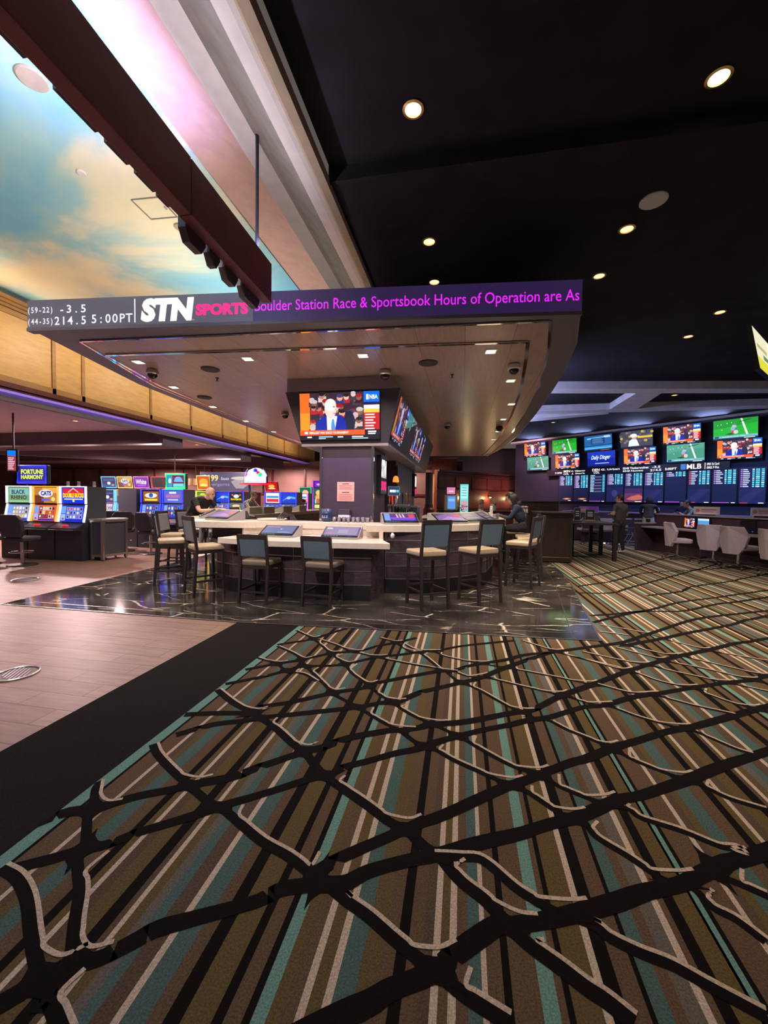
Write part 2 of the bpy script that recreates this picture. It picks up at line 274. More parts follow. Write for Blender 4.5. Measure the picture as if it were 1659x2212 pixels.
# ---------------------------------------------------------------- mesh builder
class MB:
    def __init__(self): self.v = []; self.f = []; self.c = []; self.m = []; self.cur = 0; self.xf = None
    def add(self, vs, fs, c=None):
        n = len(self.v)
        if self.xf is not None: vs = [self.xf @ Vector(p) for p in vs]
        self.v += [tuple(p) for p in vs]
        for f in fs: self.f.append([i + n for i in f]); self.c.append(c); self.m.append(self.cur)
        return self
    def box(self, c, s, rz=0, tilt=None, col_=None):
        x, y, z = s[0]/2, s[1]/2, s[2]/2
        vs = [Vector(p) for p in ((-x,-y,-z),(x,-y,-z),(x,y,-z),(-x,y,-z),(-x,-y,z),(x,-y,z),(x,y,z),(-x,y,z))]
        m_ = Matrix.Rotation(rz, 3, 'Z')
        if tilt: m_ = m_ @ Matrix.Rotation(tilt, 3, 'X')
        return self.add([m_ @ p + Vector(c) for p in vs], [(0,3,2,1),(4,5,6,7),(0,1,5,4),(1,2,6,5),(2,3,7,6),(3,0,4,7)], col_)
    def prism(self, poly, z0, z1, top=None):
        n = len(poly); t = top or poly
        a = sum(poly[i][0]*poly[(i+1) % n][1] - poly[(i+1) % n][0]*poly[i][1] for i in range(n))
        vs = [(x, y, z0) for x, y in poly] + [(x, y, z1) for x, y in t]
        fs = [tuple(range(n))[::-1], tuple(range(n, 2*n))] + [(i, (i+1) % n, n + (i+1) % n, n + i) for i in range(n)]
        if a < 0: fs = [f[::-1] for f in fs]
        return self.add(vs, fs)
    def hexa(self, b, t):    # 4 bottom points, 4 top points
        return self.add(list(b) + list(t), [(3,2,1,0),(4,5,6,7),(0,1,5,4),(1,2,6,5),(2,3,7,6),(3,0,4,7)])
    def tube(self, pts, r, n=8, closed=False):
        pts = [Vector(p) for p in pts]; k = len(pts); rr = r if isinstance(r, (list, tuple)) else [r]*k
        vs = []; fs = []
        for i, p in enumerate(pts):
            a = pts[i-1] if (i or closed) else pts[0]; b = pts[(i+1) % k] if (i < k-1 or closed) else pts[-1]
            d = (b - a).normalized(); q = d.to_track_quat('Z', 'Y')
            for j in range(n):
                t = 2*math.pi*j/n + math.pi/n
                vs.append(p + q @ Vector((math.cos(t)*rr[i], math.sin(t)*rr[i], 0)))
        for i in range(k if closed else k-1):
            for j in range(n):
                a = i*n + j; b = i*n + (j+1) % n; i2 = (i+1) % k
                fs.append((a, b, i2*n + (j+1) % n, i2*n + j))
        if not closed: fs += [tuple(range(n))[::-1], tuple(range((k-1)*n, k*n))]
        return self.add(vs, fs)
    def bar(self, a, b, wx, wy=None):     # rectangular bar between two points
        wy = wy or wx; a = Vector(a); b = Vector(b); d = (b - a).normalized()
        s = d.cross(Vector((0, 0, 1)))
        s = Vector((1, 0, 0)) if s.length < 0.05 else s.normalized()
        u = s.cross(d).normalized()
        q = [s*(i*wx/2) + u*(j*wy/2) for i, j in ((-1,-1),(1,-1),(1,1),(-1,1))]
        return self.add([a + p for p in q] + [b + p for p in q], [(3,2,1,0),(4,5,6,7),(0,1,5,4),(1,2,6,5),(2,3,7,6),(3,0,4,7)])
    def lathe(self, prof, c=(0, 0, 0), n=20):
        vs = [(c[0] + r*math.cos(2*math.pi*j/n), c[1] + r*math.sin(2*math.pi*j/n), c[2] + z) for r, z in prof for j in range(n)]
        k = len(prof)
        fs = [(i*n + j, i*n + (j+1) % n, (i+1)*n + (j+1) % n, (i+1)*n + j) for i in range(k-1) for j in range(n)]
        fs += [tuple(range(n))[::-1], tuple(range((k-1)*n, k*n))]
        return self.add(vs, fs)
    def ball(self, c, r, n=14, m=9, rz=0):
        r = r if isinstance(r, (list, tuple)) else (r, r, r); vs = [(0, 0, -r[2])]
        for i in range(1, m):
            a = math.pi*i/m
            vs += [(r[0]*math.sin(a)*math.cos(2*math.pi*j/n), r[1]*math.sin(a)*math.sin(2*math.pi*j/n), -r[2]*math.cos(a)) for j in range(n)]
        vs.append((0, 0, r[2])); fs = [(0, 1 + (j+1) % n, 1 + j) for j in range(n)]
        for i in range(m-2):
            fs += [(1 + i*n + j, 1 + i*n + (j+1) % n, 1 + (i+1)*n + (j+1) % n, 1 + (i+1)*n + j) for j in range(n)]
        t = len(vs)-1; fs += [(t, t - n + j, t - n + (j+1) % n) for j in range(n)]
        m_ = Matrix.Rotation(rz, 3, 'Z')
        return self.add([m_ @ Vector(p) + Vector(c) for p in vs], fs)
    def pic(self, o, U, V, polys, gap=0.0001):   # flat picture: polys of (u,v) in 0..1 on the rectangle o,U,V
        o = Vector(o); U = Vector(U); V = Vector(V); N = U.cross(V).normalized()
        for i, (p, c) in enumerate(polys):
            if p and isinstance(p[0], str):
                vs, fs = p[1], p[2]
            else:
                vs = p; fs = [tuple(range(len(p)))]
            lay = i
            self.add([o + U*u + V*v + N*(min(gap, .0001)*(3 + lay)) for u, v in vs], fs, c)
        return self
    def build(self, name, m=None, parent=None, bevel=0, smooth=False, at=None):
        me = bpy.data.meshes.new(name); me.from_pydata(self.v, [], self.f)
        ms = m if isinstance(m, (list, tuple)) else [m]
        for k in ms: me.materials.append(M[k])
        if len(ms) > 1: me.polygons.foreach_set('material_index', self.m)
        if any(c is not None for c in self.c):
            a = me.color_attributes.new('col', 'FLOAT_COLOR', 'CORNER'); d = []
            for f, c in zip(self.f, self.c): d += [*(c or (0.5, 0.5, 0.5)), 1.0]*len(f)
            a.data.foreach_set('color', d)
        if smooth: me.polygons.foreach_set('use_smooth', [True]*len(me.polygons))
        me.update()
        o = bpy.data.objects.new(name, me); col.objects.link(o)
        if parent: o.parent = parent
        if at: o.location = at
        if bevel:
            b = o.modifiers.new('bevel', 'BEVEL'); b.width = bevel; b.segments = 2; b.limit_method = 'ANGLE'; b.angle_limit = R(40)
        return o

def tag(o, label=None, cat=None, group=None, kind=None):
    if label: o['label'] = label
    if cat: o['category'] = cat
    if group: o['group'] = group
    if kind: o['kind'] = kind
    return o
def empty(name, loc, rz=0, label=None, cat=None, group=None):
    o = bpy.data.objects.new(name, None); col.objects.link(o); o.location = loc; o.rotation_euler = (0, 0, rz); o.empty_display_size = 0.1
    return tag(o, label, cat, group)
def struct(o): o['kind'] = 'structure'; return o
def copy_tree(o, parent=None):
    c = o.copy(); col.objects.link(c)
    if parent: c.parent = parent
    for ch in [k for k in bpy.data.objects if k.parent == o]: copy_tree(ch, c)
    return c
def dup(o, loc, rz=None, label=None, group=None):
    c = copy_tree(o); c.location = loc
    if rz is not None: c.rotation_euler = (0, 0, rz)
    if label: c['label'] = label
    if group: c['group'] = group
    return c
def rect(x, y, w_, h_): return [(x, y), (x + w_, y), (x + w_, y + h_), (x, y + h_)]
def ell(x, y, a, b, n=14, t0=0): return [(x + a*math.cos(2*math.pi*i/n + t0), y + b*math.sin(2*math.pi*i/n + t0)) for i in range(n)]

_tc = {}
def text2d(s, bold=0.0, shear=0.0, mono=0.0):
    k = (s, bold, shear, mono)
    if k in _tc: return _tc[k]
    vs = []; fs = []
    parts = [(s, 0)] if not mono else [(ch, i*mono) for i, ch in enumerate(s) if ch != ' ']
    for st, dx in parts:
        cu = bpy.data.curves.new('t', 'FONT'); cu.body = st; cu.offset = bold; cu.shear = shear; cu.resolution_u = 3
        if mono: cu.align_x = 'CENTER'
        o = bpy.data.objects.new('t', cu); col.objects.link(o)
        dg = bpy.context.evaluated_depsgraph_get(); dg.update()
        me = bpy.data.meshes.new_from_object(o.evaluated_get(dg)); n = len(vs)
        vs += [(p.co.x + dx, p.co.y) for p in me.vertices]; fs += [[i + n for i in p.vertices] for p in me.polygons]
        bpy.data.objects.remove(o); bpy.data.curves.remove(cu); bpy.data.meshes.remove(me)
    x0 = min(p[0] for p in vs); x1 = max(p[0] for p in vs); y0 = min(p[1] for p in vs); y1 = max(p[1] for p in vs)
    vs = [((p[0]-x0)/(x1-x0), (p[1]-y0)/(y1-y0)) for p in vs]
    _tc[k] = (vs, fs, (x1-x0)/(y1-y0)); return _tc[k]
def T(s, x, y, w_, h_, c, **k):      # text filling a box, as one picture entry
    vs, fs, _ = text2d(s, **k)
    return (('t', [(x + p[0]*w_, y + p[1]*h_) for p in vs], fs), c)
def P(poly, c): return (poly, c)
def lines(x, y, w_, h_, n, c, fill=0.5, rnd=0.35):
    o = []
    for i in range(n):
        o.append(P(rect(x, y + h_*(1 - (i + 1)/n) + h_/n*(1-fill)/2, w_*(1 - random.random()*rnd), h_/n*fill), c))
    return o

# ---------------------------------------------------------------- screen pictures
W_ = S(255, 255, 255)
def pic_host():
    r = random.Random(3)
    o = [P(rect(0, 0, 1, 1), S(20, 14, 40)), P(rect(0, .12, .13, .88), S(250, 110, 40)), P(rect(0, .14, .12, .44), S(255, 150, 40)), P(rect(.13, .14, .68, .86), S(60, 40, 55))]
    for i in range(46):
        x = .15 + r.random()*.62; y = .22 + r.random()*.74; a = .028 + r.random()*.015
        o.append(P(rect(x - a*1.3, y - .13, a*2.6, .10), [S(180, 40, 50), S(40, 60, 120), S(70, 60, 70), S(210, 190, 190), S(60, 30, 40)][i % 5]))
        o.append(P(ell(x, y, a, a*1.9, 10), [S(225, 165, 150), S(190, 120, 105), S(240, 190, 180), S(150, 90, 80)][i % 4]))
        o.append(P(ell(x, y + a*1.0, a*1.05, a*1.1, 10), [S(45, 30, 35), S(200, 190, 190), S(170, 30, 40), S(60, 60, 110), S(30, 25, 30)][(i*3) % 5]))
    o += [P([(.20, .13), (.22, .40), (.33, .52), (.52, .52), (.62, .40), (.63, .13)], S(20, 40, 150)), P(ell(.63, .36, .07, .25), S(28, 34, 60)),
          P([(.20, .13), (.22, .40), (.33, .50), (.52, .50), (.58, .40), (.60, .13)], S(16, 40, 165)),
          P([(.35, .13), (.345, .50), (.40, .53), (.48, .50), (.44, .13)], S(235, 240, 255)), P([(.40, .13), (.40, .30), (.415, .44), (.435, .44), (.45, .30), (.46, .13)], S(80, 150, 215)),
          P(ell(.395, .66, .075, .20, 20), S(250, 215, 210)), P(ell(.395, .74, .072, .13, 20), S(255, 235, 230)), P(ell(.465, .64, .018, .03), S(240, 195, 190)), P(ell(.44, .70, .012, .012), S(90, 50, 60)), P(ell(.45, .56, .022, .010), S(190, 110, 115)),
          P(rect(.81, .12, .19, .88), S(200, 14, 32)), P(rect(.81, .78, .19, .22), S(10, 110, 240)), T('NBA', .88, .84, .10, .09, W_, bold=.03), P(rect(.84, .83, .03, .11), W_), P(rect(.81, .72, .19, .06), S(18, 20, 80)),
          P(rect(.81, .64, .19, .08), S(240, 236, 240)), P(rect(.81, .56, .19, .08), S(245, 205, 80))]
    o += lines(.825, .14, .13, .41, 7, S(255, 225, 225), .5)
    o += [P(rect(0, .10, .82, .11), S(250, 90, 35)), T('SMALLEST WIN SINCE TOURNAMENT', .12, .13, .50, .05, W_, bold=.02), P(rect(.06, .13, .04, .05), W_),
          P(rect(.82, .10, .18, .11), S(14, 12, 45)), P(rect(.86, .15, .10, .03), W_), P(rect(.86, .11, .09, .025), W_),
          P(rect(0, 0, 1, .10), S(10, 12, 30)), P(rect(.09, .045, .06, .03), W_), P(rect(.24, .055, .18, .022), S(190, 225, 255)), P(rect(.24, .02, .09, .02), S(190, 225, 255)), P(rect(.48, .05, .07, .025), W_), P(rect(.66, .055, .14, .022), W_), P(rect(.66, .02, .2, .02), S(190, 225, 255))]
    return o
def pic_field(pale=0):
    g = S(26, 175, 40) if not pale else S(70, 150, 125)
    g2 = S(18, 150, 36) if not pale else S(84, 160, 140)
    w_ = S(235, 250, 235)
    o = [P(rect(0, 0, 1, 1), g), P([(.0, .55), (1, .75), (1, 1), (0, 1)], g2), P([(.62, 1), (.66, 1), (.80, .18), (.75, .18)], w_), P([(.60, .86), (.86, .95), (.86, .92), (.60, .82)], S(20, 60, 25)),
         P([(.27, .27), (.45, .33), (.55, .27), (.40, .22)], S(16, 70, 30))]
    for x, y in ((.1, .75), (.18, .78), (.32, .82), (.42, .84), (.2, .5)): o.append(P(ell(x, y, .012, .022, 8), w_))
    for x, y, c in ((.48, .62, S(170, 190, 205)), (.50, .48, S(90, 110, 140)), (.47, .36, S(190, 60, 60)), (.52, .35, S(200, 205, 215)), (.45, .52, S(150, 170, 190))): o.append(P(ell(x, y, .055, .10, 10), c))
    o.append(P(ell(.5, .74, .03, .05, 10), S(120, 110, 100)))
    o += [P(rect(0, .07, 1, .12), S(110, 180, 190)), P(rect(.03, .08, .10, .10), S(40, 70, 120)), T('FOURTH AND TEN', .22, .11, .5, .04, S(240, 250, 255), bold=.01), P(rect(0, 0, 1, .07), S(16, 40, 60)), P(rect(.7, .02, .24, .03), w_)]
    return o
def pic_arena():
    o = [P(rect(0, 0, 1, 1), S(8, 40, 95)), P([(0, .35), (1, .40), (1, 1), (0, 1)], S(30, 95, 160)), P([(0, .30), (1, .34), (1, .14), (0, .10)], S(40, 140, 210)), P([(.1, .86), (.95, .92), (.95, .82), (.1, .76)], S(120, 185, 220)), P(rect(.25, .45, .5, .38), S(12, 55, 115))]
    o += lines(.30, .48, .4, .32, 5, S(110, 170, 220), .3)
    o += [P(rect(.72, .84, .2, .1), S(190, 215, 235)), P(rect(0, .0, 1, .08), S(4, 10, 30)), P(rect(.02, .17, .96, .04), S(120, 210, 250)), P(rect(.6, .03, .3, .03), S(210, 90, 90))]
    return o
def pic_daily(): return [P(rect(0, 0, 1, 1), S(12, 34, 150)), P(rect(0, .55, 1, .45), S(16, 50, 180)), T('Daily Dinger', .14, .42, .70, .34, S(225, 245, 255), shear=.3, bold=.015), P(rect(.28, .22, .5, .04), S(190, 215, 255)), P(rect(0, 0, 1, .1), S(6, 14, 60))]
def pic_batter():
    o = [P(rect(0, 0, 1, 1), S(60, 62, 78))]; r = random.Random(5)
    for i in range(26): o.append(P(ell(r.random(), .3 + r.random()*.65, .05, .08, 8), [S(90, 85, 95), S(50, 52, 66), S(130, 105, 100), S(190, 160, 60)][i % 4]))
    o += [P(rect(.55, .55, .45, .12), S(225, 190, 40)), P([(.25, .1), (.28, .42), (.36, .52), (.52, .48), (.60, .1)], S(225, 240, 235)), P(ell(.44, .62, .08, .13), S(205, 160, 135)), P(ell(.42, .73, .11, .11), S(232, 240, 236)), P(rect(.48, .66, .12, .04), S(225, 235, 232)), P(rect(0, 0, 1, .08), S(12, 20, 46))]
    return o
def pic_odds(rows, style, i):
    r = random.Random(i*11 + 1); bg = S(17, 24, 62)
    o = [P(rect(0, 0, 1, 1), bg)]
    cy = S(90, 215, 255); wh = S(205, 210, 255); vi = S(190, 130, 240)
    if rows:
        dy = .052
        for k in range(rows):
            y = .93 - k*dy
            if style == 1:
                o += [P(rect(.04, y, .2 + .1*r.random(), .026), S(170, 220, 255)), P(rect(.82, y, .14, .03), cy)]
                if k % 2: o.append(P(rect(.26, y - .01, .5, .045), S(90, 95, 125)))
            else:
                o.append(P(rect(.05, y, .07, .026), vi if style == 0 else S(240, 90, 130))); o.append(P(rect(.14, y, .16 + .14*r.random(), .026), wh))
                for x, w2 in ((.50, .08), (.63, .15), (.84, .11)): o.append(P(rect(x, y - .004, w2, .034), cy if (k + int(x*10)) % 5 else S(190, 235, 255)))
    if i == 4: o += [P(rect(0, .0, 1, .46), S(62, 34, 84)), P(rect(0, 0, 1, .30), S(96, 46, 84)), P([(.1, .10), (.4, .2), (.8, .26), (1, .2), (1, .1), (.5, .06)], S(185, 95, 85)), P(rect(.6, .01, .35, .02), W_)]
    elif i in (0, 1): o += [P(rect(0, 0, 1, .30), S(16, 19, 50)), P(ell(.6, .10, .30, .035), S(170, 90, 70)), P(ell(.6, .10, .15, .02), S(240, 170, 110)), P(rect(.7, .02, .2, .02), W_)]
    elif i in (6, 8, 2): o += [P(rect(.0, .012, .72, .02), S(190, 80, 230)), P(rect(.8, .012, .15, .02), W_)]
    elif i == 3: o += [P(rect(0, 0, 1, .5), S(28, 27, 74)), P(ell(.5, .3, .18, .12), S(56, 52, 104)), P(rect(.7, .02, .2, .02), W_)]
    else: o += [P(rect(0, .0, 1, .42), S(26, 31, 78)), P([(0, .1), (.6, .42), (1, .42), (.3, 0)], S(38, 36, 90)), P(rect(.75, .012, .2, .02), W_), P(rect(.05, .012, .3, .015), S(220, 60, 120))]
    return o
def reels(bg, cells, r=3, c=5, seed=1):
    q = random.Random(seed); o = [P(rect(0, 0, 1, 1), bg)]
    for i in range(r):
        for j in range(c):
            o.append(P(rect(.24 + j*.70/c, .18 + i*.74/r, .64/c, .66/r), q.choice(cells)))
            o.append(P(ell(.24 + (j + .46)*.70/c, .18 + (i + .45)*.74/r, .2/c, .24/r, 8), q.choice([S(230, 230, 240), S(40, 30, 90), S(200, 60, 60), S(250, 200, 90)])))
    o += [P(rect(.02, .5, .19, .44), S(110, 160, 235)), P(rect(.02, .06, .19, .40), S(150, 180, 245)), P(ell(.115, .16, .05, .06, 8), S(190, 30, 50)), P(rect(.24, .03, .70, .10), S(20, 40, 190))]
    return o
WEB_A=[
(0.055,"-0.351,1.046 -0.24,1.116 -0.179,1.164 -0.067,1.227 0.004,1.295 0.081,1.363 0.149,1.418 0.188,1.423 0.325,1.472 0.469,1.534 0.594,1.594 0.706,1.653 0.857,1.716 0.973,1.788 1.098,1.864 1.302,1.96"),
(0.05,"-1.28,0.903 -1.228,0.971 -1.181,1.015 -1.099,1.062 -1.038,1.121 -0.991,1.171 -0.908,1.218 -0.773,1.29 -0.699,1.333 -0.634,1.391 -0.529,1.437 -0.496,1.527 -0.291,1.7 -0.178,1.793 -0.043,1.887 0.225,2.112 0.352,2.198 0.507,2.316 0.635,2.411 0.727,2.464 0.913,2.606 1.107,2.729 1.317,2.866 1.522,2.97 1.788,3.131 2.002,3.264 2.211,3.389"),
(0.055,"-0.529,1.437 -0.48,1.44 -0.406,1.463 -0.335,1.525 -0.201,1.598 -0.067,1.659 0.094,1.748 0.272,1.834 0.337,1.873 0.443,1.933 0.54,1.98 0.661,2.063 0.786,2.151 0.913,2.209 1.059,2.297 1.21,2.389 1.44,2.541 1.616,2.649 1.815,2.766"),
(0.05,"-1.842,1.455 -1.769,1.536 -1.668,1.577 -1.537,1.686 -1.383,1.774 -1.312,1.823 -1.151,1.914 -1.072,1.998 -0.911,2.151 -0.861,2.201 -0.789,2.243 -0.649,2.378 -0.417,2.509 -0.368,2.52 -0.245,2.578 -0.174,2.627 0.058,2.716 0.355,2.888 0.51,2.966 0.738,3.208 0.932,3.38 1.089,3.513 1.428,3.823 1.78,4.107 2.084,4.335 2.43,4.561 2.92,4.902 3.316,5.125"),
(0.045,"-1.705,1.255 -1.6,1.321 -1.528,1.373 -1.435,1.429 -1.363,1.502 -1.232,1.601 -1.14,1.676 -1.06,1.743 -0.956,1.818 -0.803,1.94 -0.744,1.989 -0.66,2.043 -0.6,2.11 -0.487,2.186 -0.344,2.289 -0.24,2.346 -0.119,2.447 -0.031,2.51 0.147,2.63 0.338,2.737 0.437,2.804 0.54,2.855 0.644,2.914 0.876,3.085 1.032,3.146 1.297,3.33 1.523,3.44 1.825,3.601 2.16,3.766 2.418,3.876 2.599,3.998"),
(0.05,"-0.555,2.834 -0.426,2.889 -0.294,3.049 -0.16,3.155 -0.027,3.258 0.182,3.425 0.351,3.622 0.591,3.873 0.875,4.145 1.037,4.244 1.333,4.415 1.68,4.617 1.934,4.852 2.259,5.153 2.636,5.509 3.006,5.814 3.565,6.141 4.173,6.471"),
(0.045,"-1.807,2.402 -1.618,2.461 -1.429,2.502 -1.371,2.514 -1.37,2.596 -1.209,2.691 -1.114,2.76 -0.931,2.909 -0.737,3.028 -0.623,3.151 -0.352,3.352 -0.152,3.481 -0.054,3.502 0.068,3.629 0.195,3.719 0.44,3.872 0.613,4.025 0.904,4.164"),
(0.045,"-1.703,2.182 -1.555,2.329 -1.419,2.398 -1.337,2.433 -1.279,2.48 -1.193,2.516 -0.928,2.635 -0.697,2.743 -0.558,2.833"),
(0.04,"-1.797,2.867 -1.575,3.053 -1.448,3.192 -1.328,3.316 -1.043,3.41 -0.767,3.644 -0.56,3.76 -0.379,3.872 -0.207,3.948 0.018,4.128 0.415,4.341 0.572,4.42"),
(0.04,"-1.785,3.145 -1.577,3.321 -1.399,3.457 -1.191,3.652 -0.939,3.782 -0.798,3.941 -0.604,4.107 -0.446,4.272"),
(0.04,"-1.784,3.755 -1.516,3.982 -1.309,4.321 -1.242,4.386"),
(0.05,"1.686,4.535 2.175,4.862 2.515,5.113 3.226,5.592 3.568,5.886 3.984,6.174"),
(0.05,"1.592,5.301 2.144,5.801 2.615,6.168 3.195,6.698 3.997,7.218 5.151,8.009"),
(0.05,"1.652,5.618 1.968,5.759 2.379,5.993 2.742,6.08 3.039,6.198 3.741,6.749 4.77,7.409"),
(0.05,"1.884,6.981 2.384,7.106 2.765,7.516 3.127,7.915"),
(0.05,"2.884,7.036 3.574,7.506 4.03,8.026 5.086,8.8 6.336,9.87"),
(0.05,"2.118,8.305 2.956,9.081 4.368,10.713 6.165,13.021"),
(0.05,"1.977,7.504 2.786,8.205 3.771,9.298 4.931,9.95 6.369,10.78")]
WEB_B=[
(0.02,"-1.816,1.738 -1.674,1.576 -1.653,1.532 -1.533,1.409 -1.497,1.342 -1.369,1.233 -1.283,1.137 -1.187,1.036 -1.177,0.993"),
(0.02,"-1.753,1.245 -1.651,1.226 -1.529,1.17 -1.376,1.067 -1.264,0.997 -1.183,0.956"),
(0.022,"-1.771,2.071 -1.675,1.993 -1.502,1.892 -1.351,1.815 -1.178,1.73 -1.049,1.686 -0.828,1.576 -0.675,1.525 -0.555,1.471 -0.464,1.432 -0.386,1.393 -0.295,1.355 -0.185,1.295 -0.094,1.252 -0.043,1.232 0.029,1.193 0.158,1.148"),
(0.026,"-1.809,2.769 -1.572,2.612 -1.371,2.514 -1.149,2.384 -0.971,2.251 -0.848,2.168 -0.708,2.033 -0.579,1.953 -0.427,1.866 -0.3,1.786 -0.208,1.75 -0.147,1.696 -0.066,1.65 -0.033,1.614 0.029,1.552 0.103,1.504 0.154,1.458 0.206,1.404 0.256,1.366 0.333,1.322 0.398,1.281 0.444,1.259 0.504,1.218"),
(0.02,"-0.081,1.647 0.029,1.663 0.111,1.665 0.222,1.574 0.284,1.538 0.358,1.506 0.434,1.494 0.485,1.477 0.519,1.448 0.602,1.418 0.685,1.399 0.772,1.358 0.887,1.308"),
(0.015,"-1.818,3.407 -1.589,3.319 -1.425,3.197 -1.271,3.175 -1.118,3.067"),
(0.017,"-1.767,3.719 -1.495,3.548 -1.351,3.372 -1.189,3.193 -1.025,3.013 -0.914,2.89 -0.763,2.788 -0.673,2.729 -0.513,2.61 -0.368,2.52 -0.266,2.43 -0.183,2.386 -0.113,2.36 -0.026,2.296 0.128,2.217 0.272,2.146 0.341,2.123 0.436,2.037 0.509,1.982 0.58,1.95 0.607,1.886 0.703,1.809 0.783,1.734 0.825,1.715 0.894,1.705 0.921,1.638 0.977,1.605 1.028,1.541"),
(0.016,"-1.777,4.212 -1.488,3.988 -1.191,3.652 -1,3.451 -0.872,3.264 -0.708,3.108 -0.585,2.962 -0.477,2.871 -0.332,2.739 -0.175,2.643 -0.053,2.572 0.039,2.51 0.138,2.427 0.29,2.314 0.426,2.261 0.472,2.223 0.573,2.161 0.702,2.111 0.807,2.094 0.848,2.045 0.992,2.001 1.113,1.942 1.184,1.933 1.032,1.785"),
(0.018,"1.021,1.82 1.032,1.785 1.091,1.758 1.153,1.726"),
(0.016,"-1.445,3.998 -1.218,3.884 -1.035,3.76 -0.909,3.716 -0.726,3.654 -0.44,3.577 -0.219,3.534 -0.117,3.489 -0.017,3.337 0.151,3.2 0.329,3.006 0.452,2.909 0.522,2.851 0.595,2.85 0.699,2.749 0.84,2.652 0.931,2.569 1.013,2.487 1.185,2.384 1.248,2.361 1.331,2.277 1.469,2.223"),
(0.016,"-0.829,4.184 -0.66,4.094 -0.48,3.886 -0.363,3.84 -0.254,3.683 -0.153,3.509"),
(0.014,"-0.566,4.074 -0.418,3.938 -0.231,3.906 -0.13,3.822 0.069,3.755 0.271,3.705 0.38,3.678 0.502,3.656 0.782,3.576 1.042,3.494 1.112,3.484"),
(0.014,"-0.019,3.482 0.088,3.422 0.242,3.429 0.513,3.328 0.784,3.24 0.838,3.208 0.97,3.146 1.075,3.135 1.221,3.021 1.425,2.932 1.503,2.906 1.63,2.759 1.708,2.712"),
(0.013,"0.644,4.436 0.912,4.203 1.011,4.116 1.243,3.987 1.406,3.898"),
(0.013,"1.098,3.506 1.278,3.409 1.424,3.403 1.516,3.378 1.679,3.286 1.902,3.205"),
(0.013,"1.01,4.127 1.257,3.958 1.452,3.829 1.488,3.837 1.624,3.674 1.831,3.594 1.849,3.558 1.961,3.41 2.09,3.329"),
(0.013,"1.185,4.24 1.418,4.115 1.675,4.02 1.71,3.996 1.878,3.895 2.16,3.766"),
(0.013,"1.552,4.438 1.811,4.238 1.924,4.14 2.156,4.035 2.412,3.866"),
(0.013,"1.686,4.535 1.923,4.371 2.084,4.335 2.128,4.309 2.329,4.166 2.579,3.994"),
(0.013,"2.13,4.852 2.438,4.575 2.486,4.535 2.842,4.379"),
(0.013,"1.646,5.221 2.009,5.044 2.162,4.874"),
(0.013,"1.559,4.94 1.837,4.876")]
# ---------------------------------------------------------------- floors
def cr(pts, sub=4):      # Catmull-Rom smoothing in plan
    if len(pts) < 3: return pts
    p = [(2*pts[0][0]-pts[1][0], 2*pts[0][1]-pts[1][1])] + pts + [(2*pts[-1][0]-pts[-2][0], 2*pts[-1][1]-pts[-2][1])]; o = []
    for i in range(1, len(p)-2):
        for k in range(sub):
            t = k/sub
            o.append(tuple(0.5*(2*p[i][a] + (p[i+1][a]-p[i-1][a])*t + (2*p[i-1][a]-5*p[i][a]+4*p[i+1][a]-p[i+2][a])*t*t + (-p[i-1][a]+3*p[i][a]-3*p[i+1][a]+p[i+2][a])*t**3) for a in (0, 1)))
    o.append(pts[-1]); return o
def ribbon(mb, pts, half, z, c, off=0.0, clip=True):
    L = []; Rr = []
    for i, p in enumerate(pts):
        a = pts[max(i-1, 0)]; b = pts[min(i+1, len(pts)-1)]; dx, dy = b[0]-a[0], b[1]-a[1]; d = math.hypot(dx, dy) or 1
        nx, ny = -dy/d, dx/d
        if nx + ny < 0: nx, ny = -nx, -ny
        h = half(i) if callable(half) else half
        L.append((p[0] + nx*(off + h), p[1] + ny*(off + h))); Rr.append((p[0] + nx*(off - h), p[1] + ny*(off - h)))
    if clip: L = [(max(q[0], -1.815), q[1]) for q in L]; Rr = [(max(q[0], -1.815), q[1]) for q in Rr]
    n = len(pts); vs = [(x, y, z) for x, y in L + Rr]
    mb.add(vs, [(i, i+1, n+i+1, n+i) for i in range(n-1)], c)
BR = (0.104, 0.068, 0.041); B2 = (0.086, 0.060, 0.041); OL = (0.104, 0.074, 0.031); TN = (0.46, 0.37, 0.29); LT = (0.13, 0.255, 0.215); DT = (0.065, 0.112, 0.102); BK = (0.007, 0.0055, 0.0055); GB = (0.115, 0.105, 0.09)
STRIPES = [(-1.778, LT), (-1.748, BK), (-1.731, BR), (-1.632, TN), (-1.612, B2), (-1.575, OL), (-1.54, DT), (-1.468, BR), (-1.402, BK), (-1.365, OL), (-1.335, TN), (-1.314, B2), (-1.27, OL), (-1.204, BK), (-1.156, B2), (-1.133, TN), (-1.113, OL),
    (-1.075, GB), (-1.035, DT), (-0.995, B2), (-0.936, TN), (-0.912, DT), (-0.843, BR), (-0.795, BK), (-0.747, OL), (-0.662, BK), (-0.631, BR), (-0.58, BK), (-0.556, LT), (-0.515, OL), (-0.48, BR), (-0.437, TN), (-0.413, OL), (-0.372, TN), (-0.347, DT), (-0.286, OL),
    (-0.23, BR), (-0.183, BK), (-0.147, BR), (-0.10, B2), (-0.066, TN), (-0.043, OL), (-0.014, TN), (0.010, BR), (0.045, DT), (0.087, TN), (0.104, BR), (0.151, BK), (0.175, BR), (0.257, LT), (0.305, BR), (0.327, BK), (0.346, OL), (0.427, TN), (0.451, BK), (0.497, BR),
    (0.557, BK), (0.573, DT), (0.622, BR), (0.66, GB), (0.712, TN), (0.737, BR), (0.760, BK), (0.800, OL)]
PER = 2.64
cp = MB(); Y0, Y1, XR = -2.5, 21.0, 13.5; k = 0; x = -1.82
edges = []
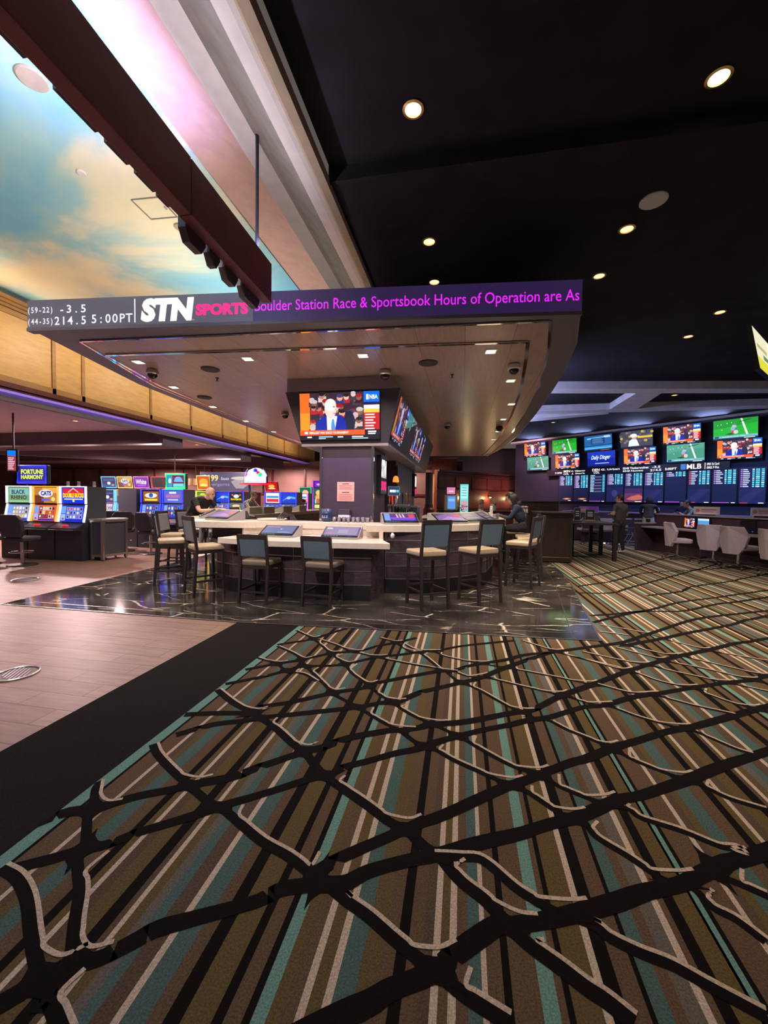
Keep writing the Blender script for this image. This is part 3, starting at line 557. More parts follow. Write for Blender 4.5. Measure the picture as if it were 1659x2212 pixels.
while k < 7:
    for i, (sx, c) in enumerate(STRIPES):
        ex = STRIPES[i+1][0] if i+1 < len(STRIPES) else STRIPES[0][0] + PER + 0.01
        edges.append((sx + k*PER, ex + k*PER, c))
    k += 1
for a, b, c in edges:
    if a == STRIPES[0][0]: a = -1.815
    if a > XR: break
    cp.add([(a, Y0, 0), (b, Y0, 0), (b, Y1, 0), (a, Y1, 0)], [(0, 1, 2, 3)], c)
def parse(s): return [tuple(map(float, q.split(','))) for q in s.split()]
polyA = []; polyB = []; hwA = []; hwB = []
for hw, s in WEB_B:
    p = parse(s)
    if p[-1][1] < 1.1 or p[-1][0] > 2.0: d = (p[-1][0]-p[-2][0], p[-1][1]-p[-2][1]); p.append((p[-1][0] + d[0]*2, p[-1][1] + d[1]*2))
    q = cr(p); n = len(q); polyB.append(q); hwB.append(hw)
    ribbon(cp, q, hw, 0.0014, BK)
for hw, s in WEB_A:
    p = parse(s)
    if p[-1][0] > 1.0: d = (p[-1][0]-p[-3][0], p[-1][1]-p[-3][1]); p.append((p[-1][0] + d[0]*4, p[-1][1] + d[1]*4))
    if p[0][1] < 1.1: d = (p[0][0]-p[2][0], p[0][1]-p[2][1]); p.insert(0, (p[0][0] + d[0]*2, p[0][1] + d[1]*2))
    q = cr(p); polyA.append(q); hwA.append(hw*.6)
    ribbon(cp, q, lambda i, n=len(q), hw=hw: hw*0.60*(1 + 0.08*math.sin(i*0.33)), 0.0018, BK)
# tan outlines of the cells: along each B line, hooking round at the A lines

# dark webbing where the lines cross
def crossing(a, b, c, d):
    r = ((b[0]-a[0])*(d[1]-c[1]) - (b[1]-a[1])*(d[0]-c[0]))
    if abs(r) < 1e-9: return None
    t = ((c[0]-a[0])*(d[1]-c[1]) - (c[1]-a[1])*(d[0]-c[0]))/r; u = ((c[0]-a[0])*(b[1]-a[1]) - (c[1]-a[1])*(b[0]-a[0]))/r
    return (a[0] + t*(b[0]-a[0]), a[1] + t*(b[1]-a[1])) if 0 <= t <= 1 and 0 <= u <= 1 else None
def tan_line(pts, z):
    ribbon(cp, cr([tuple(p) for p in pts], 5), 0.0078, z, TN)
for bi, B_ in enumerate(polyB):
    cr_ = []
    for ai, A_ in enumerate(polyA):
        for j in range(len(B_)-1):
            for i in range(len(A_)-1):
                if abs(A_[i][0]-B_[j][0]) > .7 or abs(A_[i][1]-B_[j][1]) > .7: continue
                x_ = crossing(A_[i], A_[i+1], B_[j], B_[j+1])
                if x_:
                    da = Vector((A_[i+1][0]-A_[i][0], A_[i+1][1]-A_[i][1])).normalized()
                    if da.x < 0: da = -da
                    cr_.append((j + (Vector(x_) - Vector(B_[j])).length/max(1e-6, (Vector(B_[j+1]) - Vector(B_[j])).length), Vector(x_), da, hwA[ai]))
    cr_.sort(key=lambda t: t[0])
    hw = hwB[bi]; off = hw + .006; knots = [None] + cr_ + [None]
    def offp(j):
        a = Vector(B_[max(j-1, 0)]); b = Vector(B_[min(j+1, len(B_)-1)]); d = (b - a).normalized(); n_ = Vector((-d.y, d.x))
        if n_.x + n_.y < 0: n_ = -n_
        return Vector(B_[j]) + n_*off
    for c1, c2 in zip(knots, knots[1:]):
        j1 = c1[0] if c1 else -1; j2 = c2[0] if c2 else len(B_)
        X1 = c1[1] if c1 else None; X2 = c2[1] if c2 else None
        mid = [offp(j) for j in range(len(B_)) if j1 < j < j2]
        mid = [p for p in mid if (X1 is None or (p - X1).length > .085) and (X2 is None or (p - X2).length > .085)]
        if len(mid) < 2: continue
        if not mid[0].x > -1.9 or (mid[0] - mid[-1]).length < .06: continue
        pts = list(mid)
        if c1:
            nA = Vector((c1[2].y, -c1[2].x)); nA = nA if nA.dot(mid[0] - X1) > 0 else -nA
            pts = [X1 + c1[2]*.105 + nA*(c1[3] + .012)] + pts
        if c2:
            nA = Vector((c2[2].y, -c2[2].x)); nA = nA if nA.dot(mid[-1] - X2) > 0 else -nA
            pts = pts + [X2 + c2[2]*.05 + nA*(c2[3] + .016), X2 + c2[2]*.115 + nA*(c2[3] + .008)]
        tan_line(pts, 0.0026)
patches = []
for A_ in polyA:
    for B_ in polyB:
        for i in range(len(A_)-1):
            for j in range(len(B_)-1):
                if abs(A_[i][0]-B_[j][0]) > .6 or abs(A_[i][1]-B_[j][1]) > .6: continue
                x_ = crossing(A_[i], A_[i+1], B_[j], B_[j+1])
                if x_ and x_[1] < 4.6 and all(math.hypot(x_[0]-q[0], x_[1]-q[1]) > .05 for q in patches):
                    da = Vector((A_[i+1][0]-A_[i][0], A_[i+1][1]-A_[i][1])).normalized(); db = Vector((B_[j+1][0]-B_[j][0], B_[j+1][1]-B_[j][1])).normalized(); c_ = Vector(x_)
                    ra, rb = 0.125, 0.115; vs = []
                    dirs = [(da, ra), (db, rb), (-da, ra), (-db, rb)]
                    if da.cross(db) < 0: dirs = [dirs[0], dirs[3], dirs[2], dirs[1]]
                    for q in range(4):
                        (d1, r1), (d2, r2) = dirs[q], dirs[(q+1) % 4]
                        vs.append(c_ + d1*r1)
                        for t in (.25, .5, .75): vs.append(c_ + d1*r1*(1-t)**1.7*1.0 + d2*r2*t**1.7*1.0)
                    vs = [(max(v[0], -1.815), v[1], 0.0022 + .00001*len(patches)) for v in vs]; patches.append(x_)
                    cp.add([(c_[0], c_[1], vs[0][2])] + vs, [(0, 1 + t, 1 + (t+1) % len(vs)) for t in range(len(vs))], BK)
struct(tag(cp.build('carpet', 'carpet'), 'striped brown and teal carpet with black web pattern'))
struct(MB().prism([(-2.56, -2.5), (-1.815, -2.5), (-1.815, 4.5), (-2.56, 4.5)], -0.02, 0.0015).build('carpet_border', 'border'))
struct(MB().prism([(-30, -2.5), (-2.56, -2.5), (-2.56, 24), (-30, 24)], -0.03, 0.0).build('floor', 'plank'))
PLAT = [(-6.0, 4.33), (-2.5, 4.33), (1.47, 4.61), (1.64, 5.84), (1.91, 7.56), (2.05, 9.0), (2.09, 10.3), (2.0, 19.5), (-6.4, 19.5), (-6.4, 10.5), (-6.22, 8.12)]
struct(MB().prism(PLAT, -0.02, 0.006).build('floor_marble', 'marble'))
tr = MB()
def strip(mb, pts, wd, z):
    for a, b in zip(pts, pts[1:]):
        d = Vector((b[0]-a[0], b[1]-a[1])).normalized(); n = Vector((-d.y, d.x))*wd/2
        mb.add([(a[0]+n.x, a[1]+n.y, z), (a[0]-n.x, a[1]-n.y, z), (b[0]-n.x, b[1]-n.y, z), (b[0]+n.x, b[1]+n.y, z)], [(0, 1, 2, 3)])
strip(tr, [(-6.0, 4.33), (-2.5, 4.33), (1.47, 4.61), (1.64, 5.84), (1.91, 7.56), (2.05, 9.0), (2.09, 10.3)], 0.02, 0.0075)
strip(tr, [(-5.75, 4.52), (-2.5, 4.52), (1.22, 4.80), (1.38, 5.84), (1.64, 7.56), (1.78, 9.0), (1.82, 10.3)], 0.012, 0.0075)
struct(tr.build('trim_1', 'steel'))
struct(MB().prism([(-30, 11.5), (-8.5, 11.5), (-8.5, 24), (-30, 24)], 0.0, 0.004).build('carpet_slot_area', 'brownwall'))
# round brass cover plates in the tile
for (x, y, r_), lab in (((-3.55, 2.67, 0.155), 'round dark metal cover plate in the tan tile beside the black carpet border'), ((-7.33, 5.67, 0.20), 'faint round cover plate in the tan tile left of the dark marble')):
    e = empty('floor_cover', (x, y, 0.0), 0, lab, 'floor cover', None)
    MB().lathe([(r_*0.84, 0), (r_*0.84, 0.004)], n=32).build('cover_plate', 'frame', e)
    g = MB(); g.tube([(r_*0.92*math.cos(t*math.pi/16), r_*0.92*math.sin(t*math.pi/16), 0.003) for t in range(32)], r_*0.07, 6, True); g.build('cover_ring', 'steel', e)
    s = MB()
    for t in range(-3, 4): s.box((t*r_*0.2, 0, 0.005), (r_*0.05, r_*1.5*math.sqrt(max(0.1, 1 - (t*.2)**2/.7)), 0.004), 0.5)
    s.build('cover_tread', 'steel', e)

# ---------------------------------------------------------------- ceilings and walls
YB, YF = -2.5, 22.5
def slab(x0, x1, y0, y1, z0, z1, name, m): return struct(MB().box(((x0+x1)/2, (y0+y1)/2, (z0+z1)/2), (x1-x0, y1-y0, z1-z0)).build(name, m))
slab(-8.8, -3.1, YB, YF, SKY_Z, SKY_Z + .1, 'ceiling_sky', 'sky')
def sheet(prof, name, m):
    vs = [(x, YB, z) for x, z in prof] + [(x, YF, z) for x, z in prof]; n = len(prof)
    return struct(MB().add(vs, [(i, i+1, n+i+1, n+i) for i in range(n-1)]).build(name, m))
sheet([(-3.24, 5.42), (-2.95, 5.41), (-2.6, 5.33), (-2.32, 5.14), (-2.23, 5.0), (-2.23, 4.96)], 'ceiling_cove', 'pinkplaster').data.polygons.foreach_set('use_smooth', [True]*5)
sheet([(-2.23, 4.96), (-2.03, 4.96)], 'trim_2', 'plaster')
sheet([(-2.03, 4.96), (-1.95, 4.93), (-1.66, 4.62), (-1.60, 4.56)], 'trim_3', 'greyplaster')
sheet([(-1.60, 4.56), (-1.50, 4.56), (-1.46, 4.57)], 'trim_4', 'plaster')
sheet([(-1.46, 4.57), (-1.42, 4.52), (-1.34, 4.52), (-1.34, 4.62)], 'trim_5', 'tanplaster')
slab(-1.34, 14.5, 3.95, 23, CZ, CZ + .1, 'ceiling', 'ceil')
slab(-1.34, 14.5, YB, 3.95, CZ + .12, CZ + .22, 'ceiling_raised', 'ceil')
struct(MB().box((6.5, 3.95, CZ + .08), (15.7, 0.04, 0.2)).build('ceiling_step', 'ceil'))
# low ceiling over the slot floor with dropped beams
slab(-30, FAS_X - .2, -2.5, 23.5, 3.5, 3.6, 'ceiling_low', 'lowceil')
for i, (y, wd, zb) in enumerate(((11.0, 0.9, 3.02), (15.5, 0.8, 3.0))):
    slab(-30, FAS_X - .2, y, y + wd, zb, 3.5, 'ceiling_beam', 'darkbeam')
    struct(MB().box((-19.5, y - .03, zb + .03), (21, 0.04, 0.05)).build('trim_%d' % (10 + i), 'steel'))
b_ = MB(); b_.hexa([(-17.5, 11.9, 2.95), (-17.0, 11.9, 2.95), (-9.2, 20, 2.95), (-9.7, 20, 2.95)], [(-17.5, 11.9, 3.5), (-17.0, 11.9, 3.5), (-9.2, 20, 3.5), (-9.7, 20, 3.5)]); struct(b_.build('ceiling_beam', 'darkbeam'))
# maple fascia on the left: panels, stiles, crown, lower trim and LED strip
f = MB(); f.box((FAS_X - .1, 10.0, 4.42), (0.2, 27, 1.85)); struct(f.build('wall_left', 'maple'))
t = MB()
for y in (3.2, 5.0, 7.45, 8.15, 10.27, 12.03, 13.82, 15.6, 17.4, 19.2, 21.0): t.box((FAS_X + .012, y, 4.4), (0.03, 0.08, 1.5))
t.box((FAS_X + .012, 10, 5.05), (0.03, 27, 0.10)); t.box((FAS_X + .012, 10, 3.72), (0.03, 27, 0.12)); struct(t.build('trim_6', 'mapletrim'))
t = MB()
for dx, z, h in ((.05, 5.14, .06), (.10, 5.20, .06), (.16, 5.26, .07)): t.box((FAS_X + dx/2, 10, z), (dx, 27, h))
struct(t.build('trim_7', 'mapletrim'))
t = MB(); t.box((FAS_X + .04, 10, 3.60), (0.08, 27, 0.10)); t.box((FAS_X + .02, 10, 3.53), (0.05, 27, 0.05)); struct(t.build('trim_8', 'redtrim'))
struct(MB().box((FAS_X - .02, 10, 3.47), (0.16, 27, 0.05)).build('trim_9', 'ledstrip'))
struct(MB().box((FAS_X - .12, 10, 3.38), (0.05, 27, 0.14)).build('trim_12', 'mirror'))
# back walls
t = MB(); t.box((-15, 22.6, 1.8), (30, 0.2, 3.6)); struct(t.build('wall_back', 'brownwall'))
t = MB()
for x in range(-29, 0, 2): t.box((x, 22.46, 2.45), (0.10, 0.06, 1.5))
t.box((-15, 22.46, 3.2), (30, .06, .12)); t.box((-15, 22.46, 1.7), (30, .06, .12)); struct(t.build('trim_13', 'redtrim'))
struct(MB().box((-30.1, 10, 1.8), (0.2, 27, 3.6)).build('wall_far_left', 'brownwall'))
# cherry panelled wall behind the bar end
WA = Vector((-1.27, 21.0, 0)); WBv = Vector((5.9, 28.6, 0)); ud = (WBv - WA).normalized(); ang = math.atan2(ud.y, ud.x); LW = (WBv - WA).length
def wl(s, z, out=0.0): n = Vector((ud.y, -ud.x, 0)); return WA + ud*s + n*out + Vector((0, 0, z))
t = MB(); t.box(wl(LW/2, 1.5, -.1), (LW, .2, 3.0), ang); struct(t.build('wall_back_cherry', 'redwood'))
t = MB(); t.box(wl(LW/2, 2.96, .06), (LW, .16, .10), ang); t.box(wl(LW/2, 2.84, .03), (LW, .06, .06), ang)
for z in (2.70, 2.02): t.box(wl(LW/2, z, .015), (LW, .03, .06), ang)
for i in range(9): t.box(wl(.1 + i*1.25, 2.35, .015), (.07, .03, .65), ang)
t.box(wl(LW/2, 1.0, .015), (LW, .03, .08), ang); struct(t.build('trim_14', 'redtrim'))
slab(-30, 14, 28.8, 29, 0, 5, 'wall_far', 'black')
slab(-1.6, -0.3, 22.0, 22.3, 2.85, 3.7, 'wall_bulkhead', 'redwood')
struct(MB().box((-0.95, 22.35, 1.5), (1.3, .1, 3.0)).build('wall_alcove', 'maple'))
slab(14.4, 14.5, -2.5, 24, 0, 4.8, 'wall_right', 'ceil')
# ---------------------------------------------------------------- bar canopy
OUT = [(-5.52, 4.4), (1.27, 5.02), (1.47, 5.92), (1.58, 6.89), (1.66, 8.26), (1.73, 10.34), (1.76, 13.9), (1.62, 16.8), (1.15, 20.3), (-6.2, 20.3), (-6.5, 17.0), (-6.5, 13.0), (-6.35, 10.0), (-6.11, 6.83)]
IN1 = [(-5.22, 4.80), (0.98, 5.14), (1.17, 6.22), (1.37, 8.06), (1.46, 10.31), (1.50, 14.0), (1.28, 18.5), (1.0, 20.0), (-6.0, 20.0), (-6.2, 17.0), (-6.2, 13.0), (-6.05, 10.0), (-5.85, 6.9)]
IN2 = [(-5.3, 5.30), (0.82, 5.73), (0.91, 6.57), (1.06, 8.18), (1.16, 10.54), (1.18, 14.5), (0.98, 18.5), (0.85, 19.8), (-5.85, 19.8), (-6.05, 17.0), (-6.05, 13.0), (-5.9, 10.0), (-5.7, 6.9)]
cano = empty('bar_canopy', (0, 0, 0), 0, 'huge wood-bottomed canopy with a curved edge hanging over the bar island', 'canopy')
MB().prism(OUT, 3.60, 3.95).build('canopy_shell', 'canopy', cano)
MB().prism(IN1, 3.588, 3.60).build('rim_panel', 'canopywood', cano)
MB().prism(IN2, 3.575, 3.60).build('ceiling_panel', 'canopywood', cano)
def ring(pts, wd, z, th, seg):
    m_ = MB()
    q = pts[:seg]
    for a, b in zip(q, q[1:]):
        d = Vector((b[0]-a[0], b[1]-a[1])); L_ = d.length; an = math.atan2(d.y, d.x)
        m_.box(((a[0]+b[0])/2, (a[1]+b[1])/2, z), (L_, wd, th), an)
    return m_
ring(IN1 + IN1[:1], 0.03, 3.585, 0.012, 14).build('mirror_trim', 'mirror', cano)
ring(IN2 + IN2[:1], 0.05, 3.573, 0.012, 14).build('mirror_trim', 'mirror', cano)
ring(OUT[:2] + OUT[2:10], 0.02, 3.605, 0.02, 9).build('edge_trim', 'steel', cano)
u3 = Vector((6.79, 0.62, 0)).normalized(); n3 = Vector((u3.y, -u3.x, 0)); an3 = math.atan2(u3.y, u3.x)
led = empty('led_ticker_board', (-5.52, 4.4, 3.60), an3, 'long ticker board with white odds and magenta words on the canopy front', 'LED sign')
MB().box((1.5, -.03, .175), (3.0, .06, .35)).build('board_face', 'ledboard', led)
MB().box((4.91, -.03, .175), (3.82, .06, .35)).build('board_face', 'ledboard2', led)
MB().box((3.41, -.02, -.02), (6.83, .10, .04)).build('bottom_lip', 'canopy', led)
o_ = (0, -.061, 0)
MONO = .62
WT = S(235, 232, 255); PK = S(255, 25, 130); MG = S(225, 35, 245)
for t_ in [T('(59-22)', .01, .165, .34, .095, WT, mono=MONO, bold=.012), T('-3.5', .46, .175, .35, .10, WT, mono=MONO, bold=.012), T('(44-35)', .01, .022, .34, .095, WT, mono=MONO, bold=.012), T('214.5', .38, .028, .43, .105, WT, mono=MONO, bold=.012), T('5:00PT', .89, .035, .55, .11, WT, mono=MONO, bold=.012), P(rect(1.465, .03, .015, .29), WT),
     T('STN', 1.55, .03, .70, .29, W_, bold=.07, shear=.12), T('SPORTS', 2.27, .09, .67, .14, PK, bold=.055), T('TM', 2.22, .035, .03, .012, WT)]: MB().pic(o_, (1, 0, 0), (0, 0, 1), [t_]).build('ticker_word', 'led', led)
MB().pic(o_, (1, 0, 0), (0, 0, 1), [T('Boulder Station Race & Sportsbook Hours of Operation are As', 3.02, .08, 3.77, .165, MG, bold=.004)]).build('ticker_word', 'led', led)
# square lamps, speakers, dome cameras, sprinklers in the canopy ceiling
places = ['front right corner of', 'right side just behind the front-corner dome camera of', 'right curve, third from the front, of', 'right curve, fourth from the front, of', 'right curve, fifth from the front, of', 'right curve, sixth and far end, of', 'front middle above the wall TV of', 'front left middle of', 'front left corner of', 'left side beside the pendant dome camera of', 'left side, second row back, of', 'left side, third row back, of', 'left side, fourth row back, of']
for i, (x, y) in enumerate(SQ):
    e = empty('square_downlight', (x, y, 3.575), 0.09, 'small square lamp at the %s canopy ceiling' % places[i], 'ceiling lamp', 'square lamps in the canopy')
    MB().box((0, 0, -.004), (.17, .17, .008)).build('lamp_frame', 'white', e)
    MB().box((0, 0, -.010), (.13, .13, .006)).build('lamp_panel', 'square', e)
for x, y, r_, lab in ((-0.55, 6.35, .15, 'round dark speaker grille in the canopy ceiling right of the wall TV'), (-4.12, 6.13, .15, 'round dark speaker grille in the canopy ceiling at its front left'), (-5.4, 7.83, .15, 'round dark speaker grille in the left rear of the canopy ceiling')):
    e = empty('ceiling_speaker', (x, y, 3.575), 0, lab, 'speaker', 'speakers in the canopy')
    MB().lathe([(r_, 0), (r_, -.01), (r_*.93, -.014)], n=28).build('grille_ring', 'frame', e)
    MB().lathe([(r_*.93, -.010), (r_*.93, -.017), (r_*.5, -.02)], n=28).build('grille', 'speaker', e)
for x, y, mm, lab in ((.75, 6.61, 'white', 'white dome camera at the front right corner of the canopy ceiling'), (-5.10, 6.0, 'steel', 'pendant dome camera near the left front of the canopy ceiling'), (-1.27, 6.60, 'steel', 'small dome camera beside the top of the wall TV shroud'), (-4.32, 9.47, 'steel', 'small dome camera left of the wall TV shroud'), (-.44, 11.39, 'steel', 'small dome camera behind and right of the wall TV in the canopy ceiling'), (1.0, 12.0, 'frame', 'small dark dome camera at the right curve of the canopy ceiling')):
    e = empty('dome_camera', (x, y, 3.562), 0, lab, 'security camera', 'dome cameras under the canopy')
    MB().lathe([(.085, 0), (.095, -.03), (.10, -.06), (.085, -.075)], n=24).build('camera_housing', mm, e, smooth=False)
    MB().lathe([(.078, -.07), (.074, -.10), (.05, -.13), (.018, -.145)], n=24).build('camera_dome', 'smoke', e, smooth=True)
for x, y, lab in ((-4.3, 6.6, 'small dark sprinkler head in the left half of the canopy ceiling'), (-.2, 7.0, 'small sprinkler head in the right half of the canopy ceiling')):
    s = MB(); s.lathe([(.03, 0), (.03, -.01), (.01, -.012), (.01, -.05), (.028, -.052), (.028, -.056)], (0, 0, 0), 12); tag(s.build('sprinkler', 'frame', at=(x, y, 3.575)), lab, 'sprinkler')
# hanging sign box seen from behind, with letter boxes on its far face
sg = empty('hanging_sign', (-1.95, 2.0, 3.44), .028, 'long dark maroon sign box hung at the upper left, letters seen edge on', 'sign')
b = MB(); b.box((.02, -1.43, .195), (.10, 4.06, .39)); b.build('sign_box', 'maroon', sg, bevel=.004)
b = MB(); b.box((.02, 1.255, .195), (.10, 1.29, .385)); b.build('sign_box', 'maroon', sg, bevel=.004)
b = MB()
for a, c in ((-1.5, -1.2), (-1.15, -.85), (-.72, -.42), (-.28, -.04), (.02, .18), (.24, .40), (.43, .54)):
    b.hexa([(-.07, a, .02), (-.03, a, .02), (-.03, c, .02), (-.07, c, .02)], [(-.07, a, .34), (-.03, a, .34), (-.03, c, .34), (-.07, c, .34)])
    b.build('letter_box', 'letter', sg); b = MB()
for a, c in ((.68, .93), (.985, 1.13), (1.2, 1.42), (1.5, 1.84)):
    h = .05
    prof = [(a, -.02), (a + h, -.10), (c - h, -.10), (c, -.02), (c, .30), (c - h, .36), (a + h, .36), (a, .30)]
    vs = [(-.09, y, z) for y, z in prof] + [(-.03, y, z) for y, z in prof]; n = len(prof)
    MB().add(vs, [tuple(range(n)), tuple(range(n, 2*n))[::-1]] + [((i+1) % n, i, n+i, n+(i+1) % n) for i in range(n)]).build('letter_box', 'letter', sg)
for y in (1.72, -.9):
    MB().tube([(.0, y, .38), (.0, y, 1.72)], .017, 10).build('hanger_rod', 'rod', sg)
    MB().lathe([(.045, 0), (.045, .03), (.02, .035)], (0, y, 1.60), 16).build('rod_flange', 'rod', sg)
# vents and caps in the painted sky
e = empty('sky_access_hatch', (-4.2, 5.0, SKY_Z), .05, 'square hatch outline in the painted sky ceiling beside the hanging sign', 'ceiling hatch')
b = MB()
for cx, cy, sx, sy in ((0, .19, .40, .015), (0, -.19, .40, .015), (.2, 0, .015, .38), (-.2, 0, .015, .38)): b.box((cx, cy, -.004), (sx, sy, .008))
b.build('hatch_frame', 'greyplaster', e); MB().box((.16, 0, -.01), (.02, .05, .012)).build('hatch_latch', 'steel', e)
for x, y, r_, lab in ((-4.06, 3.27, .13, 'round cap in the painted sky at the far left edge of the hanging sign'), (-4.11, 5.4, .09, 'round cap in the painted sky below the square hatch'), (-4.63, 4.3, .05, 'tiny round cap in the blue part of the painted sky')):
    tag(MB().lathe([(r_, 0), (r_, -.012), (r_*.9, -.02)], (0, 0, 0), 28).build('ceiling_disc', 'tanplaster' if r_ > .06 else 'plaster', at=(x, y, SKY_Z)), lab, 'ceiling disc')
# downlights and speaker in the black ceiling
near = {0: (-.46, 3.47, CZ + .12), 1: (1.86, 3.62, CZ + .12)}
DL = ['bright round lamp in the black ceiling nearest the hanging sign', 'bright oval-looking lamp at the top right of the black ceiling', 'round lamp in the black ceiling above the magenta words', 'round lamp in the black ceiling just below the white ceiling disc', 'round lamp in the black ceiling partly hidden by the top of the ticker board', 'round lamp in the black ceiling right of the end of the magenta words', 'upper of two round lamps in the ceiling toward the right wall screen', 'lower of two round lamps in the ceiling toward the right wall screen', 'round lamp between the pale race room beams', 'farthest round lamp, above the leftmost wall TVs']
for i, (x, y, en) in enumerate(DOWN[:10]):
    px, py, pz = near.get(i, (x*1.068, y*1.068, CZ))
    e = empty('ceiling_downlight', (px, py, pz), 0, DL[i], 'ceiling lamp', 'round lamps in the black ceiling')
    r_ = .085
    MB().lathe([(r_, 0), (r_*1.05, -.012), (r_*.8, -.016), (r_*.78, 0)], n=28).build('lamp_ring', 'gold', e)
    MB().lathe([(r_*.78, -.004), (r_*.3, -.008)], n=24).build('lamp_glow', 'lamp' if i < 2 else 'lampdim', e)
tag(MB().lathe([(.13, 0), (.13, -.012), (.11, -.02)], n=28).build('ceiling_speaker', 'white', at=(1.89, 4.76, CZ)), 'pale round disc speaker in the black ceiling', 'speaker')
for x, y, lab in ((-13.2, 9.2, 'round lamp in the low ceiling at the far left'), (-10.4, 9.4, 'round lamp in the low ceiling right of centre under the fascia'), (-13.0, 13.5, 'round lamp in the low ceiling between the two dropped beams'), (-10.2, 14.3, 'round lamp in the low ceiling nearest the fascia between the beams')):
    e = empty('ceiling_downlight', (x, y, 3.5), 0, lab, 'ceiling lamp', 'round lamps in the low slot ceiling')
    MB().lathe([(.10, 0), (.105, -.012), (.08, -.016)], n=24).build('lamp_ring', 'gold', e); MB().lathe([(.078, -.012), (.03, -.02)], n=20).build('lamp_glow', 'lampdim', e)
# race room beams
def beam(p, name='ceiling_beam'): return struct(MB().prism(p, 4.4, CZ).build(name, 'bluebeam'))
beam([(2.15, 11.37), (9.5, 12.35), (9.5, 12.80), (2.2, 11.82)]); beam([(2.3, 14.15), (10.5, 14.1), (10.5, 14.6), (2.4, 14.6)])
beam([(4.55, 12.14), (5.2, 12.22), (5.35, 14.14), (4.55, 14.14)]); beam([(4.58, 14.6), (4.75, 14.85), (2.3, 16.0), (2.3, 15.4)])

# ---------------------------------------------------------------- TV tower above the bar island
tw = empty('tv_shroud', (-2.0, 6.9, 2.43), 0, 'long dark TV shroud tapering downward under the canopy, screens on two sides', 'TV shroud')
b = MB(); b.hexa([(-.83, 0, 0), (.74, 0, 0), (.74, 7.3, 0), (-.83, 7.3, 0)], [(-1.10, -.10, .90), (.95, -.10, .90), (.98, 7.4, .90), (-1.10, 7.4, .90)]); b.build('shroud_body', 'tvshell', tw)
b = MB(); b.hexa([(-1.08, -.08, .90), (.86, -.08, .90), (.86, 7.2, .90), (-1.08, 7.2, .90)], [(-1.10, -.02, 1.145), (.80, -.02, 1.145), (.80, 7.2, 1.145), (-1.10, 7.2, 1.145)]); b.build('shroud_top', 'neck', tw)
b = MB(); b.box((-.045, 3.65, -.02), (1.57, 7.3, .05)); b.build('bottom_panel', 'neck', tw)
HOST = pic_host(); FIELD = pic_field(); PALE = pic_field(1); ARENA = pic_arena(); DAILY = pic_daily(); BATTER = pic_batter()
def tv(o, U, V, polys, label, group, name='television', depth=.06):
    """o lower-left corner, U right, V up (world vectors)"""
    o = Vector(o); U = Vector(U); V = Vector(V); N = U.cross(V).normalized(); c = o + U/2
    e = empty(name, tuple(c), 0, label, 'TV', group); oo = o - c; f_ = .012
    u_ = U.normalized()*f_; v_ = V.normalized()*f_
    p = [oo - u_ - v_, oo + U + u_ - v_, oo + U + V + u_ + v_, oo + V - u_ + v_]
    MB().hexa([q - N*depth for q in p], p).build('tv_frame', 'tvframe', e)
    MB().pic(oo, U, V, polys, .0004).build('screen', 'screen', e)
    return e
tv((-2.83, 6.86, 2.49), (1.43, 0, 0), (0, -.075, .80), HOST, 'large front TV on the shroud showing a blue-suited man before a crowd', 'TVs on the shroud')
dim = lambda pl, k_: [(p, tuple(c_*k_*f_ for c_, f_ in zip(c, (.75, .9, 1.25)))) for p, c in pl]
side = [(HOST, 'first screen on the right side of the shroud, nearest the front TV'), (PALE, 'second screen from the front on the right side of the shroud, pale green'), (HOST, 'third screen from the front on the right side of the shroud'), (HOST, 'fourth screen from the front on the right side of the shroud'), (ARENA, 'fifth screen from the front on the right side of the shroud'), (ARENA, 'sixth and farthest screen on the right side of the shroud')]
for i, (pl, lab) in enumerate(side):
    tv((-1.245, 6.98 + i*1.2, 2.50), (0, 1.17, 0), (.185, 0, .74), dim(pl, .55), lab, 'TVs on the shroud')
# pillars of the bar island
def pillar(x0, x1, y0, y1, lab, sign=True):
    e = empty('bar_pillar', ((x0+x1)/2, (y0+y1)/2, 0), 0, lab, 'pillar'); w2, d2 = (x1-x0)/2, (y1-y0)/2
    MB().box((0, 0, 1.205), (2*w2, 2*d2, 2.41)).build('pillar_core', 'pillar', e)
    for sx in (-1, 1):
        MB().box((sx*(w2 + .005), -d2 - .005, 1.2), (.045, .045, 2.4)).build('corner_trim', 'chrome', e)
    return e
p1 = pillar(-2.47, -1.54, 6.95, 8.1, 'wide plum pillar holding up the front TV, with a paper notice on it')
p2 = pillar(-2.47, -1.54, 9.6, 13.3, 'long dark wall-like pillar behind the beer taps')
n_ = empty('paper_notice', (-2.02, 6.94, 1.42), 0, 'pink paper notice with printed lines on the plum pillar', 'notice')
m_ = MB(); m_.pic((-.155, 0, 0), (.31, 0, 0), (0, 0, .34), [P(rect(0, 0, 1, 1), S(235, 165, 150)), P(rect(.3, .88, .4, .05), S(120, 60, 60))] + [P(rect(.1 + .03*(i % 2), .79 - i*.085, .8 - .06*(i % 2), .032), S(150, 90, 85)) for i in range(3)] + [P(rect(.28, .43, .44, .05), S(110, 50, 55))] + [P(rect(.08 + .04*(i % 2), .32 - i*.085, .84 - .08*(i % 2), .032), S(150, 90, 85)) for i in range(4)]); m_.build('notice_sheet', 'print', n_)
MB().box((0, .004, .17), (.31, .006, .34)).build('notice_backing', 'white', n_)
